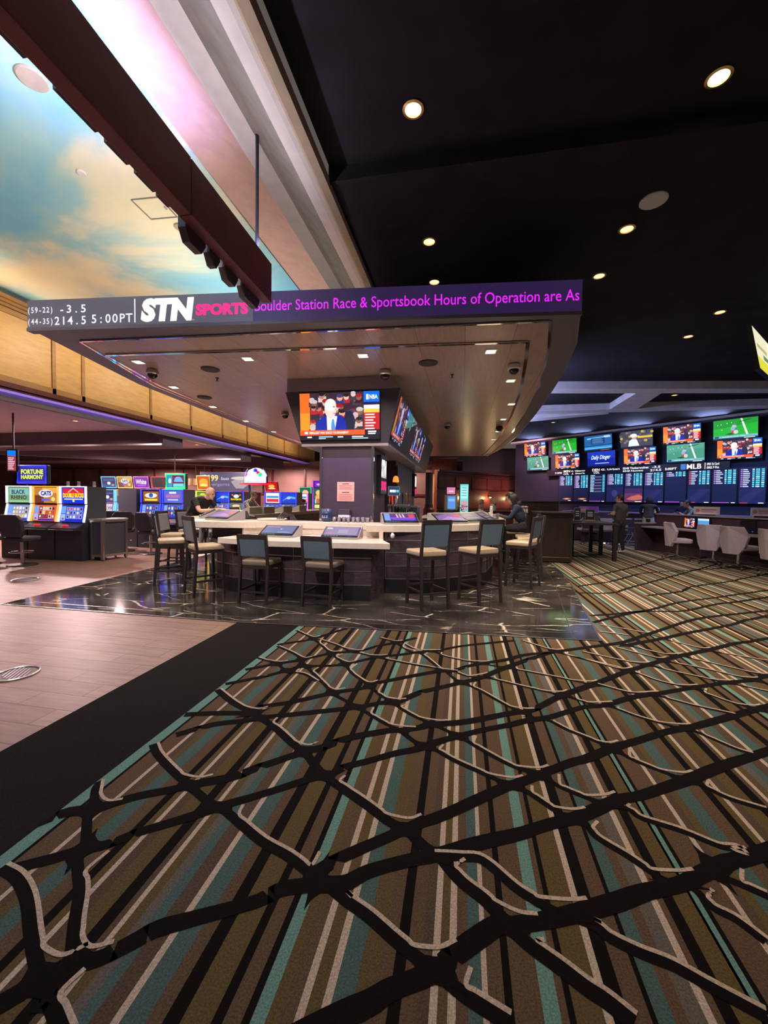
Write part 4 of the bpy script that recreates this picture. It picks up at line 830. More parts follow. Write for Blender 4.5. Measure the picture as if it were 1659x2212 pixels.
for y, sy, lab in ((7.62, 1.0, 'dark sign panel with white and pink letters on the right face of the plum pillar'), (13.0, .85, 'farther dark sign panel with white and pink letters at the end of the long pillar')):
    e = empty('lit_sign', (-1.50, y, 1.62), 0, lab, 'sign', 'signs on the island pillars')
    MB().box((0, 0, .30), (.07, .56*sy, .72)).build('sign_panel', 'tvframe', e)
    MB().pic((.036, -.28*sy, -.06), (0, .56*sy, 0), (0, 0, .72), [T('STN', .06, .42, .86, .48, W_, bold=.07, shear=.12), T('SPORTS', .06, .10, .88, .24, PK, bold=.05)]).build('sign_letters', 'led', e)
for y, z0, z1, lab in ((6.925, .95, 1.62, 'amber reflection strip glowing on the front pillar corner'),):
    pass
# ---------------------------------------------------------------- race book TV wall
wa = Vector((4.71, 21.31, 0)); wu = Vector((.72, -.694, 0)).normalized(); wn = Vector((wu.y, -wu.x, 0)); wang = math.atan2(wu.y, wu.x)
def W3(u, z, out=0.0): return wa + wu*u + wn*out + Vector((0, 0, z))
struct(MB().box(W3(3.4, 2.3, -.18), (12.2, .2, 4.6), wang).build('wall_race', 'navywall'))
struct(MB().box(W3(3.4, 4.56, .10), (12.2, .5, .09), wang).build('trim_15', 'bluebeam'))
struct(MB().box(W3(3.4, .6, .10), (12.2, .25, 1.2), wang).build('wall_race_base', 'desk'))
names = [('host', HOST), ('field', FIELD), ('arena', ARENA), ('batter', BATTER), ('host', HOST), ('field', FIELD)], [('pale', PALE), ('host', HOST), ('daily', DAILY), ('host', HOST), ('pale', PALE), ('host', HOST)]
desc = {'host': 'showing the man in a blue suit', 'field': 'showing a bright green football field', 'pale': 'showing a pale green football field', 'arena': 'showing a blue arena graphic', 'batter': 'showing a player in a white helmet', 'daily': 'showing white script on deep blue'}
ordn = ['leftmost', 'second from left', 'third from left', 'fourth from left', 'fifth from left', 'rightmost']
for r_ in range(2):
    for i in range(6):
        kk, pl = names[r_][i]; z0 = (3.74, 3.03)[r_]; u0 = -1.85 + i*1.60 + (.10 if r_ else 0)
        if i > 2: u0 -= .02
        tv(W3(u0, z0, .16 + .12*(1 - r_)), wu*1.22, Vector((0, 0, .685)) + wn*.07, pl, '%s row wall TV, %s of six, %s' % (('upper', 'lower')[r_], ordn[i], desc[kk]), 'TVs on the race wall')
for i in range(10):
    rows = (7, 9, 12, 7, 8, 8, 3, 8, 8, 10)[i]
    pl = pic_odds(rows, 1 if i == 2 else (2 if i == 7 else 0), i)
    pl = [(p, tuple(min(1, v*1.0) for v in c)) for p, c in pl]
    o_ = W3(-.02 + i*.763, 1.47, .02); e = empty('odds_screen', tuple(o_ + wu*.35), 0, 'tall blue odds screen, %s' % ['leftmost under the ticker', 'second from left', 'third from left, filled with grey bars', 'fourth from left', 'fifth from left with a sunset picture', 'sixth from left', 'seventh from left, nearly empty', 'eighth from left with pink marks', 'ninth from left', 'rightmost'][i], 'screen', 'odds screens on the race wall')
    MB().box((0, 0, .635), (.755, .05, 1.28), wang).build('screen_frame', 'tvframe', e)
    c_ = Vector(o_ + wu*.35); a_ = -wu*.35 + wn*.026
    MB().pic(a_, wu*.70, (0, 0, 1.26), pl, .0004).build('screen', 'screen', e)
e = empty('race_ticker', tuple(W3(3.0, 2.72, .14)), wang, 'strip of white ticker text between the wall TVs and the odds screens', 'LED sign')
MB().box((0, 0, .13), (7.2, .10, .27)).build('ticker_housing', 'tvframe', e)
tl = []
def tk(s, x, y, w_, h_, c=W_): tl.append(T(s, x, y, w_, h_, c, bold=.02))
tk('7:10PM', .02, .30, .055, .34); tk('MIN', .09, .52, .05, .42); tk('K. Viktorov', .15, .55, .10, .3); tk('COL', .09, .06, .04, .36); tk('J. Stark', .15, .06, .10, .3)
tk('DEN', .30, .50, .05, .42); tk('G. Urban', .36, .55, .12, .3); tk('COL', .31, .06, .04, .36); tk('0548 Timberwolves', .50, .54, .15, .34); tk('0548 Nuggets', .50, .06, .12, .34); tk('-3.5', .67, .54, .045, .34); tk('214.5', .66, .06, .06, .34); tk('5:00PT', .74, .12, .06, .36)
tl.append(P(rect(.82, .1, .025, .8), S(60, 120, 200))); tk('MLB', .85, .14, .07, .72); tl.append(P(rect(.935, .05, .003, .9), W_)); tk('0901 St Card', .945, .56, .055, .34); tk('0902 P Pirs', .945, .06, .055, .34)
for t_ in tl: MB().pic((-3.3, -.051, .0), (6.6, 0, 0), (0, 0, .26), [t_]).build('ticker_word', 'led', e)
# slanted screen at the right edge of view
tv((4.25, 6.95, 3.46), (.75, .85, 0), (-.16, -.05, .60), [P(rect(0, 0, 1, 1), S(225, 222, 190)), P(rect(0, 0, 1, .3), S(215, 205, 60)), P(rect(.1, .55, .6, .1), S(180, 170, 120)), P(rect(.4, .35, .6, .12), S(90, 130, 90))], 'slanted pale and yellow screen hanging at the right edge of the view', None)
# ---------------------------------------------------------------- bar island
HI = [(-5.42, 14), (-5.42, 7.45), (-5.15, 6.95), (-4.35, 5.90), (-3.46, 6.08), (-3.2, 6.35), (-1.48, 6.39), (-1.43, 6.04), (-1.0, 6.11), (-.64, 6.25), (-.2, 6.5), (.25, 6.86), (.52, 7.22), (.68, 7.6), (.85, 8.3), (.92, 8.97), (.92, 14),
      (.30, 14), (.30, 9.0), (.2, 8.3), (-.05, 7.7), (-.35, 7.3), (-.85, 6.88), (-1.2, 6.78), (-3.5, 6.78), (-4.0, 6.75), (-4.65, 7.5), (-4.65, 14)]
LO = [(-3.59, 5.52), (-2.73, 5.33), (-1.89, 5.37), (-.96, 5.50), (-1.14, 5.93), (-1.2, 6.44), (-3.2, 6.44), (-3.5, 6.05)]
BH = [(-4.95, 14), (-4.95, 7.35), (-4.2, 6.3), (-3.55, 6.32), (-3.25, 6.45), (-1.25, 6.47), (-1.15, 6.2), (-.5, 6.32), (.1, 6.78), (.42, 7.25), (.58, 8.0), (.66, 9.0), (.66, 14), (.36, 14), (.36, 9.1), (-.3, 7.4), (-1.2, 6.85), (-3.9, 6.85), (-4.6, 7.5), (-4.6, 14)]
BL = [(-4.2, 6.29), (-3.85, 5.92), (-3.45, 5.72), (-3.0, 5.62), (-2.4, 5.57), (-1.8, 5.58), (-1.26, 5.66), (-1.16, 6.19), (-1.25, 6.46), (-3.25, 6.44), (-3.55, 6.31)]
bar = empty('bar_island', (0, 0, 0), 0, 'curved bar island with dark tiled front and thick cream counters at two heights', 'bar')
MB().prism(HI, .965, 1.07).build('high_counter', 'counter', bar, bevel=.006)
MB().prism(LO, .775, .86).build('low_counter', 'counter', bar, bevel=.006)
MB().prism(BH, .0, .964).build('bar_body', 'tile', bar)
MB().prism(BL, .0, .774).build('low_bar_body', 'tile', bar)
b = MB(); b.box((-2.25, 6.43, .912), (2.0, .05, .10)); b.build('back_upstand', 'counter', bar)
b = MB(); b.hexa([(-1.22, 6.02, .86), (-1.16, 6.02, .86), (-1.20, 6.40, .86), (-1.26, 6.40, .86)], [(-1.22, 6.02, .966), (-1.16, 6.02, .966), (-1.20, 6.40, .966), (-1.26, 6.40, .966)]); b.hexa([(-3.50, 6.10, .86), (-3.26, 6.37, .86), (-3.30, 6.40, .86), (-3.54, 6.13, .86)], [(-3.50, 6.10, .966), (-3.26, 6.37, .966), (-3.30, 6.40, .966), (-3.54, 6.13, .966)]); b.build('end_panel', 'counter', bar)
def facing(pts, z, th, out, m_):
    for a, c in zip(pts, pts[1:]):
        d = Vector((c[0]-a[0], c[1]-a[1])); n = Vector((d.y, -d.x)).normalized()*out
        m_.box(((a[0]+c[0])/2 + n.x, (a[1]+c[1])/2 + n.y, z), (d.length + .004, .012, th), math.atan2(d.y, d.x))
front_low = BL[0:7]; front_r = BH[6:13]; front_l = [BH[1], BH[2]]
for z in (.23, .43, .62):
    m_ = MB(); facing(front_low, z, .013, .003, m_); m_.build('metal_strip', 'steel', bar)
for z in (.23, .43, .64, .83):
    for q_ in (front_r, front_l): m_ = MB(); facing(q_, z, .013, .003, m_); m_.build('metal_strip', 'steel', bar)
for q_ in (front_low, front_r, front_l): m_ = MB(); facing(q_, .11, .22, .006, m_); m_.build('kick_panel', 'toe', bar)
m_ = MB()
for pts, zt in ((front_low, .77), (front_r, .96)):
    for a, c in zip(pts, pts[1:]):
        d = Vector((c[0]-a[0], c[1]-a[1])); n = Vector((d.y, -d.x)).normalized()*.003; k_ = max(1, round(d.length/.45))
        for i in range(k_): p = Vector(a) + d*(i/k_); m_.box((p.x + n.x, p.y + n.y, (zt + .23)/2), (.007, .007, zt - .23), math.atan2(d.y, d.x))
m_.build('tile_joint', 'steel', bar)
for x, y, z, lab in ((-1.02, 6.05, .93, 0), (-.2, 6.42, .93, 0), (-4.05, 6.03, .93, 0)):
    b = MB(); b.lathe([(.012, .03), (.03, .0), (.03, -.02), (.022, -.045), (.01, -.05)], (x, y, z), 10); b.build('purse_hook', 'white', bar)
# gaming terminals set in the counter
def terminal(loc, rz, lab, pl, shell='shell', on=True):
    e = empty('bar_game_terminal', loc, rz, lab, 'game terminal', 'game terminals on the bar')
    prof = [(-.17, 0), (-.17, .03), (-.13, .042), (.10, .150), (.17, .175), (.21, .165), (.21, 0)]
    vs = [(-.29, y, z) for y, z in prof] + [(.29, y, z) for y, z in prof]; n = len(prof)
    MB().add(vs, [tuple(range(n))[::-1], tuple(range(n, 2*n))] + [(i, (i+1) % n, n+(i+1) % n, n+i) for i in range(n)]).build('terminal_shell', shell, e)
    sl = Vector((0, .23, .108)); nn = Vector((0, -.108, .23)).normalized()
    MB().hexa([Vector((-.28, -.13, .042)) + nn*.001, Vector((.28, -.13, .042)) + nn*.001, Vector((.28, .11, .155)) + nn*.001, Vector((-.28, .11, .155)) + nn*.001], [Vector((-.28, -.13, .042)) + nn*.012, Vector((.28, -.13, .042)) + nn*.012, Vector((.28, .11, .155)) + nn*.012, Vector((-.28, .11, .155)) + nn*.012]).build('screen_frame', 'tvframe', e)
    if on: MB().pic(Vector((-.255, -.118, .048)) + nn*.0125, (.51, 0, 0), sl*.94, pl, .0002).build('screen', 'screen', e)
    b = MB(); b.box((0, -.15, .040), (.56, .05, .012)); b.build('button_panel', 'tvframe', e)
    b = MB(); b.pic((-.27, -.172, .047), (.54, 0, 0), (0, .044, 0), [P(rect(.06 + i*.085, .2, .06, .55), S(190, 255, 245) if i < 5 else S(60, 70, 90)) for i in range(7)] + [P(rect(.72, .2, .14, .55), S(30, 110, 255))], .0003); b.build('button_lights', 'led', e)
    return e
POKER = [P(rect(0, 0, 1, 1), S(62, 42, 165)), P(rect(0, 0, .18, 1), S(120, 150, 235)), P(rect(.2, .72, .78, .25), S(90, 60, 60)), P(rect(.2, .3, .78, .12), S(175, 85, 200)), P(rect(.78, .45, .18, .45), S(225, 60, 75))] + [P([(.4 + i*.1, .45), (.46 + i*.1, .45), (.42 + i*.1, .95), (.38 + i*.1, .95)], S(220, 190, 190)) for i in range(3)] + [P(rect(.25, .08, .7, .10), S(120, 80, 230))]
IDLE = [P(rect(0, 0, 1, 1), S(98, 112, 158)), P(rect(.02, .75, .45, .2), S(170, 120, 140)), P(rect(.5, .1, .4, .12), S(130, 150, 200)), P(ell(.55, .55, .03, .05), S(230, 230, 250))]
PALEG = [P(rect(0, 0, 1, 1), S(115, 112, 122)), T('STN', .03, .72, .16, .2, S(235, 225, 240), bold=.05), P(rect(.4, .2, .3, .5), S(130, 140, 140)), P(rect(.05, .2, .2, .1), S(190, 100, 110))]
PURP = [P(rect(0, 0, 1, 1), S(120, 85, 150)), P([(.1, .1), (.5, .6), (.9, .3), (.9, .1)], S(165, 110, 190)), P(rect(.7, .5, .28, .4), S(190, 60, 70)), P([(0, .6), (.4, .9), (.2, 1), (0, 1)], S(60, 40, 70))]
DARKG = [P(rect(0, 0, 1, 1), S(50, 42, 68)), P(rect(.1, .5, .5, .3), S(110, 90, 120)), P(rect(.1, .2, .7, .1), S(150, 130, 150))]
tl_ = [((-2.80, 5.97, .861), .0, 'bar game terminal with a blue-grey screen on the low counter behind the left low stool', IDLE), ((-1.80, 6.0, .861), .05, 'bar game terminal with a pale screen on the low counter below the blue bucket', PALEG),
       ((-.98, 6.50, 1.071), .32, 'bar game terminal with a violet poker screen at the right counter step', POKER), ((-.22, 6.95, 1.071), .62, 'second bar game terminal right of the violet one, partly behind a stool back', PURP), ((.16, 7.50, 1.071), .95, 'third bar game terminal along the right curve of the bar', DARKG), ((.42, 8.15, 1.071), 1.25, 'fourth bar game terminal along the right curve of the bar', DARKG),
       ((-4.05, 6.42, 1.071), -.35, 'bar game terminal with a purple screen at the front left counter corner', PURP), ((-4.72, 6.98, 1.071), -.95, 'dark bar game terminal in front of the bald man', DARKG), ((-5.0, 8.9, 1.071), -R(90), 'grey-backed bar game terminal beside the plaid-shirted man', DARKG), ((-4.95, 9.5, 1.071), -R(90), 'grey-backed bar game terminal further along the left counter', DARKG), ((-4.95, 10.6, 1.071), -R(90), 'grey-backed bar game terminal near the far left of the bar', DARKG), ((-4.95, 11.7, 1.071), -R(90), 'farthest grey-backed bar game terminal on the left counter', DARKG), ((.60, 10.0, 1.071), R(90), 'far bar game terminal on the right counter beyond the woman in navy', DARKG)]
for a in tl_: terminal(*a)
# stools
def make_stool(name, seat_z, top_z, lab, grp, back='teal', seatm='seat'):
    e = empty(name, (0, 0, 0), 0, lab, 'bar stool', grp); hw, hd = .20, .215; s_ = .036
    sp = MB()
    pr = [(-.215, -.20), (.215, -.20), (.225, .21), (-.225, .21)]
    sp.prism(pr, seat_z - .075, seat_z); sp.build('seat', seatm, e, bevel=.022)
    for sx in (-1, 1):
        MB().bar((sx*.20, .20, 0), (sx*.195, .175, seat_z - .07), s_).build('leg', 'frame', e)
        b = MB(); b.bar((sx*.205, -.245, 0), (sx*.20, -.20, seat_z - .05), s_); b.bar((sx*.20, -.20, seat_z - .06), (sx*.205, -.262, top_z), s_, s_); b.build('leg', 'frame', e)
        MB().bar((sx*.20, -.235, seat_z*.30), (sx*.198, .195, seat_z*.30), .022, .026).build('stretcher', 'frame', e)
    MB().bar((-.20, .195, seat_z*.34), (.20, .195, seat_z*.34), .024, .03).build('footrest', 'frame', e)
    MB().bar((-.20, -.233, seat_z*.27), (.20, -.233, seat_z*.27), .022, .026).build('stretcher', 'frame', e)
    b = MB(); b.box((0, 0, seat_z - .095), (.41, .39, .045)); b.build('seat_rail', 'frame', e)
    b = MB(); b.bar((-.215, -.262, top_z - .02), (.215, -.262, top_z - .02), .036, .06); b.build('top_rail', 'frame', e)
    z0, z1 = seat_z + .055, top_z - .045
    yb = lambda z: -.20 - .062*(z - seat_z)/(top_z - seat_z)
    b = MB(); b.hexa([(-.188, yb(z0) - .022, z0), (.188, yb(z0) - .022, z0), (.188, yb(z0) + .022, z0), (-.188, yb(z0) + .022, z0)], [(-.188, yb(z1) - .022, z1), (.188, yb(z1) - .022, z1), (.188, yb(z1) + .022, z1), (-.188, yb(z1) + .022, z1)]); b.build('backrest', back, e, bevel=.012)
    return e
def fz(dx, dy): return math.atan2(dy, dx) - R(90)      # rotation so local +Y faces (dx,dy)
G1 = 'tall stools around the bar'; G2 = 'low stools at the low counter'
ls = make_stool('low_stool', .59, .945, 'low stool on the left in front of the low counter, purple light on its leg', G2, 'teal', 'seatdark')
ls.location = (-2.80, 5.36, .006); ls.rotation_euler = (0, 0, .0)
dup(ls, (-1.87, 5.39, .006), -.10, 'low stool on the right of the pair at the low counter', G2)
ts = make_stool('bar_stool', .775, 1.185, 'tall stool right of the low counter, nearest of the right group', G1)
ts.location = (-.46, 5.62, .006); ts.rotation_euler = (0, 0, fz(-.56, .83))
dup(ts, (.26, 6.07, .006), fz(-.64, .77), 'second tall stool at the right curve, blue light on its rear leg', G1)
dup(ts, (1.03, 7.32, .006), fz(-.89, .46), 'third tall stool on the right side, seen from its side', G1)
dup(ts, (1.25, 8.05, .006), fz(-1, .1), 'rear tall stool right of the navy hooded woman, its back pale', G1)
dup(ts, (1.30, 8.85, .006), fz(-1, .05), 'tall stool the navy hooded woman sits on', G1)
dup(ts, (1.2, 9.9, .006), fz(-1, 0), 'tall stool beyond the woman in navy, against the dark partition', G1)
tg = make_stool('bar_stool', .745, 1.165, 'tall stool nearest on the left, turned toward the low counter', G1, 'greyvinyl')
tg.location = (-3.80, 5.54, .006); tg.rotation_euler = (0, 0, fz(.58, .81))
dup(tg, (-4.86, 6.12, .006), fz(.78, .62), 'leftmost tall stool standing on the marble edge, seen from its side', G1)
dup(tg, (-5.52, 7.08, .006), fz(1, .25), 'small far tall stool between the leftmost stool and the bald man', G1)
dup(tg, (-5.85, 8.05, .006), fz(1, .0), 'tall stool the bald man sits on', G1)
dup(tg, (-6.1, 10.6, .006), fz(1, .0), 'tall stool the man in plaid sits on', G1)
# things on and behind the counters
gl = empty('drinking_glass', (-2.12, 6.62, 1.071), 0, 'short clear glass, first of the row on the counter under the plum pillar', 'glass', 'glasses in front of the plum pillar')
MB().lathe([(.026, 0), (.036, .085), (.033, .085), (.024, .008)], n=14).build('glass_body', 'glass', gl, smooth=True); MB().lathe([(.027, .008), (.031, .045)], n=14).build('drink', 'steel', gl)
for i, nm in enumerate(['second', 'third', 'fourth', 'fifth', 'sixth', 'seventh', 'eighth']): dup(gl, (-2.12 + .082*(i + 1), 6.62 + .02*(i % 2), 1.071), 0, 'short clear glass, %s from the left of the row under the plum pillar' % nm)
e = empty('ice_bucket', (-2.27, 6.68, 1.071), 0, 'tall navy bucket on the counter at the left foot of the plum pillar', 'bucket'); MB().lathe([(.075, 0), (.095, .22), (.088, .22), (.07, .01)], n=22).build('bucket_body', 'bluepl', e, smooth=True); MB().pic((-.06, -.10, .06), (.12, 0, 0), (0, 0, .07), [T('LLS', 0, .1, .9, .6, S(160, 170, 220), shear=.2, bold=.02)]).build('bucket_letters', 'print', e)
e = empty('towel_dispenser', (-2.02, 6.935, 1.20), 0, 'small box with a white lower half fixed low on the plum pillar', 'dispenser'); MB().box((0, -.045, .03), (.21, .09, .10)).build('dispenser_box', 'tvshell', e, bevel=.006); MB().box((0, -.05, -.045), (.20, .09, .055)).build('paper_stack', 'white', e)
bb = empty('back_bar', (-1.20, 9.0, 0), 0, 'low dark back bar counter running beside the island pillars', 'counter'); MB().box((0, 1.4, .45), (.55, 4.9, .90)).build('back_bar_body', 'tvshell', bb); MB().box((0, 1.4, .92), (.58, 4.95, .03)).build('back_bar_top', 'steel', bb)
tp = empty('beer_tap_tower', (-1.36, 8.80, .936), -R(68), 'shiny beer tap tower with a row of coloured handles behind the bar', 'beer taps')
b = MB(); b.box((0, 0, .40), (.10, .50, .05)); b.build('tap_bridge', 'chrome', tp)
for y in (-.2, .2): MB().tube([(0, y, 0), (0, y, .39)], .03, 12).build('tap_column', 'chrome', tp)
for i in range(7):
    y = -.22 + i*.073; f_ = MB(); f_.tube([(.04, y, .40), (.12, y, .395), (.125, y, .33)], .011, 8); f_.build('faucet', 'chrome', tp)
    h_ = MB(); h_.tube([(.06, y, .43), (.065, y, .48), (.07, y, .64), (.07, y, .68)], [.009, .018, .024, .012], 8); h_.build('tap_handle', ['gold', 'redglow', 'white', 'steel', 'bluepl', 'gold', 'maroon'][i], tp)
e = empty('register_screen', (-1.42, 8.55, 1.40), .5, 'small lit register screen above the beer taps', 'screen'); MB().box((0, .02, .24), (.26, .03, .20)).build('screen_frame', 'white', e); MB().pic((-.12, .003, .15), (.24, 0, 0), (0, 0, .18), [P(rect(0, 0, 1, 1), S(40, 60, 90)), P(rect(.1, .35, .55, .3), S(235, 245, 255)), P(rect(.7, .35, .25, .3), S(90, 190, 230))]).build('screen', 'screen', e); MB().tube([(0, .03, -.46), (0, .03, .15)], .015, 8).build('screen_post', 'steel', e)
e = empty('wall_lamp', (-1.50, 9.25, 1.86), 0, 'small amber glowing lamp shade behind the first sign panel', 'lamp'); MB().lathe([(.03, .14), (.06, .10), (.075, 0), (.07, 0)], n=16).build('lamp_shade', 'amber', e)
for i, (x, y, r_, h_, m_, lab) in enumerate(((-1.18, 8.15, .085, .24, 'steel', 'steel bucket on the back bar left of the beer taps'), (-1.12, 9.25, .075, .20, 'frame', 'black bucket on the back bar right of the beer taps'))): tag(MB().lathe([(r_*.8, 0), (r_, h_), (r_*.93, h_), (r_*.75, .01)], n=18).build('bar_bucket', m_, at=(x, y, .936), smooth=True), lab, 'bucket')
bt = empty('liquor_bottle', (-1.1, 8.4, .936), 0, 'small upright bottle on the back bar, nearest of the bottle group', 'bottle', 'bottles on the back bar'); MB().lathe([(.03, 0), (.035, .01), (.035, .17), (.013, .22), (.013, .28)], n=12).build('bottle_body', 'glass', bt, smooth=True); MB().lathe([(.0355, .05), (.0355, .13)], n=12).build('bottle_label', 'gold', bt); MB().lathe([(.014, .27), (.014, .30)], n=10).build('bottle_cap', 'tvframe', bt)
for i, q in enumerate(('second', 'third', 'fourth', 'fifth', 'sixth', 'seventh')): dup(bt, (-1.12 + .05*(i % 2), 8.5 + i*.09, .936), 0, 'upright bottle on the back bar below the taps, %s from the front' % q)
e = empty('bar_cooler', (-1.28, 10.0, .936), 0, 'dark green cooler box with a steel top on the back bar', 'cooler'); MB().box((0, 0, .17), (.46, .62, .34)).build('cooler_body', 'greencab', e, bevel=.01); MB().box((0, 0, .36), (.50, .66, .04)).build('cooler_lid', 'steel', e); b = MB(); b.tube([(-.18, -.315, .10), (-.18, -.36, .12), (-.18, -.36, .24), (-.18, -.315, .26)], .012, 8); b.build('cooler_handle', 'gold', e)
e = empty('ice_bin', (-.62, 9.7, .80), 0, 'cream-topped steel bin standing inside the right side of the bar', 'bin'); MB().box((0, 0, .10), (.50, .9, .20)).build('bin_body', 'steel', e); MB().box((0, 0, .27), (.54, .94, .05)).build('bin_lid', 'counter', e); MB().box((0, 0, .215), (.5, .9, .05)).build('bin_seal', 'tvframe', e); MB().box((0, 0, -.40), (.46, .86, .80)).build('bin_stand', 'tvshell', e)
e = empty('tap_column', (.60, 8.72, 1.071), 0, 'white upright dispenser column with a blue lit foot in front of the woman', 'dispenser'); MB().box((0, 0, .02), (.09, .09, .04)).build('column_foot', 'ledstrip', e); MB().box((0, 0, .16), (.06, .06, .24)).build('column_body', 'white', e, bevel=.01); b = MB(); b.tube([(0, -.03, .25), (0, -.08, .25), (0, -.09, .2)], .012, 8); b.build('column_spout', 'chrome', e)
e = empty('drink_glass', (.72, 8.62, 1.071), 0, 'tall glass beside the white column near the woman’s hand', 'glass'); MB().lathe([(.028, 0), (.036, .14), (.033, .14), (.025, .01)], n=14).build('glass_body', 'glass', e, smooth=True); MB().lathe([(.027, .01), (.031, .09)], n=12).build('drink', 'maroon', e)
e = empty('napkin_holder', (.48, 9.35, 1.071), .2, 'white napkin holder on the right counter behind the column', 'napkin holder'); MB().box((0, 0, .05), (.16, .12, .10)).build('holder_body', 'white', e, bevel=.006); MB().box((0, 0, .11), (.12, .09, .03)).build('napkins', 'plaster', e)
# grey hoses and covers lying on the left counter: rails seen from behind the terminals
e = empty('bottle_rail', (-4.3, 7.05, 1.071), 0, 'black slanted rail unit on the left counter next to the purple screen', 'bar rail'); b = MB(); b.bar((.42, -.18, .0), (.28, -.05, .13), .14, .025); b.build('rail_plate', 'game', e); b = MB(); b.tube([(-.1, 0, .03), (.2, .02, .05), (.5, .0, .03)], .02, 8); b.build('rail_hose', 'frame', e)
e = empty('glass_rinser', (-3.25, 6.62, 1.071), 0, 'cream round tray with black hoses on the counter left of the pillar', 'tray'); MB().lathe([(.24, 0), (.26, .03), (.24, .035), (.22, .01)], n=24).build('tray_body', 'counter', e)
for i in range(4): b = MB(); b.tube([(.12 + .03*i, -.1, .02), (.2 + .03*i, -.02, .14 - .02*i), (.32 + .02*i, .02, .10), (.38 + .03*i, -.06, .02)], .010, 6); b.build('tray_hose', 'frame', e)
# ---------------------------------------------------------------- slot floor
def glow(name, c, s=1.0):
    if name not in M: M[name] = mat(name, (.1, .1, .1), .4, emit=c, strength=s)
    return name
glow('rim_white', S(255, 235, 255), 1.3); glow('rim_gold', S(255, 170, 70), 1.2); glow('rim_blue', S(25, 45, 255), 1.0); glow('rim_cyan', S(60, 190, 255), 1.1); glow('rim_pink', S(255, 90, 245), 1.1); glow('rim_red', S(235, 10, 40), .9); glow('rim_yellow', S(255, 220, 50), 1.2); glow('rim_green', S(30, 235, 150), 1.0); glow('rim_violet', S(200, 50, 255), 1.1)
def slot(loc, rz, lab, up, low, rim, w_=.70, slim=False, topper=None, rimtop=None, group='slot machines', screens=True):
    e = empty('slot_machine', loc, rz, lab, 'slot machine', group); h = w_/2
    b = MB(); b.box((0, .34, .38), (w_ - .02, .62, .76)); b.build('cabinet_base', 'game', e)
    prof = [(.10, .76), (.17, 1.26), (.16, 1.66), (.66, 1.66), (.66, .76)]
    vs = [(-h + .01, y, z) for y, z in prof] + [(h - .01, y, z) for y, z in prof]
    MB().add(vs, [tuple(range(5))[::-1], tuple(range(5, 10))] + [(i, (i+1) % 5, 5 + (i+1) % 5, 5 + i) for i in range(5)]).build('cabinet_head', 'gameside', e)
    b = MB(); b.hexa([(-h + .02, -.16, .69), (h - .02, -.16, .69), (h - .01, .12, .66), (-h + .01, .12, .66)], [(-h + .03, -.14, .74), (h - .03, -.14, .74), (h - .01, .10, .84), (-h + .01, .10, .84)]); b.build('button_deck', 'game', e)
    MB().tube([(-h + .02, -.03, .70), (-h + .04, -.15, .70), (h - .04, -.15, .70), (h - .02, -.03, .70)], .010, 6).build('deck_edge', 'chrome', e)
    if not screens:
        b = MB(); b.box((.10, .125, 1.35), (.24, .03, .30)); b.build('access_door', 'steel', e); return e
    b = MB(); b.box((0, -.05, .79), (.12, .05, .03)); b.build('spin_button', 'redglow', e)
    MB().pic((-h + .06, .10, .87), (w_ - .12, 0, 0), (0, .055, .36), low, .0003).build('lower_screen', 'screen', e)
    MB().pic((-h + .06, .158, 1.28), (w_ - .12, 0, 0), (0, -.008, .35), up, .0003).build('upper_screen', 'screen', e)
    for sx in (-1, 1):
        b = MB(); x = sx*(h - .028); b.bar((x, .085, .86), (x, .16, 1.25), .035, .03); b.bar((x, .145, 1.27), (x, .145, 1.65), .035, .03); b.build('side_light', rim, e)
    b = MB(); b.box((0, .145, 1.655), (w_ - .02, .03, .02)); b.build('top_light', rimtop or rim, e)
    if topper:
        pl, tr_, th = topper
        b = MB(); b.box((0, .30, 1.70), (.10, .10, .08)); b.build('topper_stem', 'game', e)
        b = MB(); b.hexa([(-h + .05, .22, 1.72), (h - .01, .22, 1.72), (h - .01, .30, 1.72), (-h + .05, .30, 1.72)], [(-h + .0, .22, 1.72 + th), (h - .06, .22, 1.72 + th), (h - .06, .30, 1.72 + th), (-h + .0, .30, 1.72 + th)]); b.build('topper_box', 'game', e)
        A = Vector((-h + .08, .218, 1.75)); MB().pic(A, (w_ - .13, 0, 0), (-.045, 0, th - .06), pl, .0004).build('topper_screen', 'screen', e)
        c4 = [(-h + .05, .21, 1.725), (h - .01, .21, 1.725), (h - .06, .21, 1.715 + th), (-h + .0, .21, 1.715 + th)]
        MB().tube(c4, .016, 6, True).build('topper_light', tr_, e)
    return e
RHINO = [P(rect(0, 0, 1, 1), S(105, 160, 110)), P(rect(.06, .5, .88, .45), S(130, 185, 170)), T('BLACK', .16, .56, .62, .28, S(40, 45, 95), bold=.03), T('RHINO', .12, .20, .72, .28, S(85, 45, 60), bold=.03), P(rect(.05, .02, .9, .12), S(150, 190, 150))]
CATS = [P(rect(0, 0, 1, 1), S(190, 120, 50)), P(rect(0, 0, .4, .5), S(110, 50, 35)), P(rect(.35, .65, .65, .35), S(230, 165, 70)), P(ell(.5, .62, .32, .26), S(225, 225, 245)), T('CATS', .28, .48, .46, .3, S(40, 40, 120), bold=.05), P(rect(.3, .14, .36, .14), S(95, 100, 205)), P(ell(.82, .25, .09, .14), S(215, 220, 110))]
BUCKS = [P(rect(0, 0, 1, 1), S(20, 50, 215)), P(rect(.06, .45, .88, .50), S(215, 25, 55)), P([(.25, .7), (.5, 1), (.75, .7), (.70, .7), (.5, .93), (.30, .7)], S(245, 230, 200)), T('DOUBLE BUCKS', .05, .36, .90, .30, S(255, 225, 30), bold=.05), P(rect(.10, .24, .8, .06), S(235, 240, 255)), P(ell(.5, .16, .05, .08), S(250, 220, 40))]
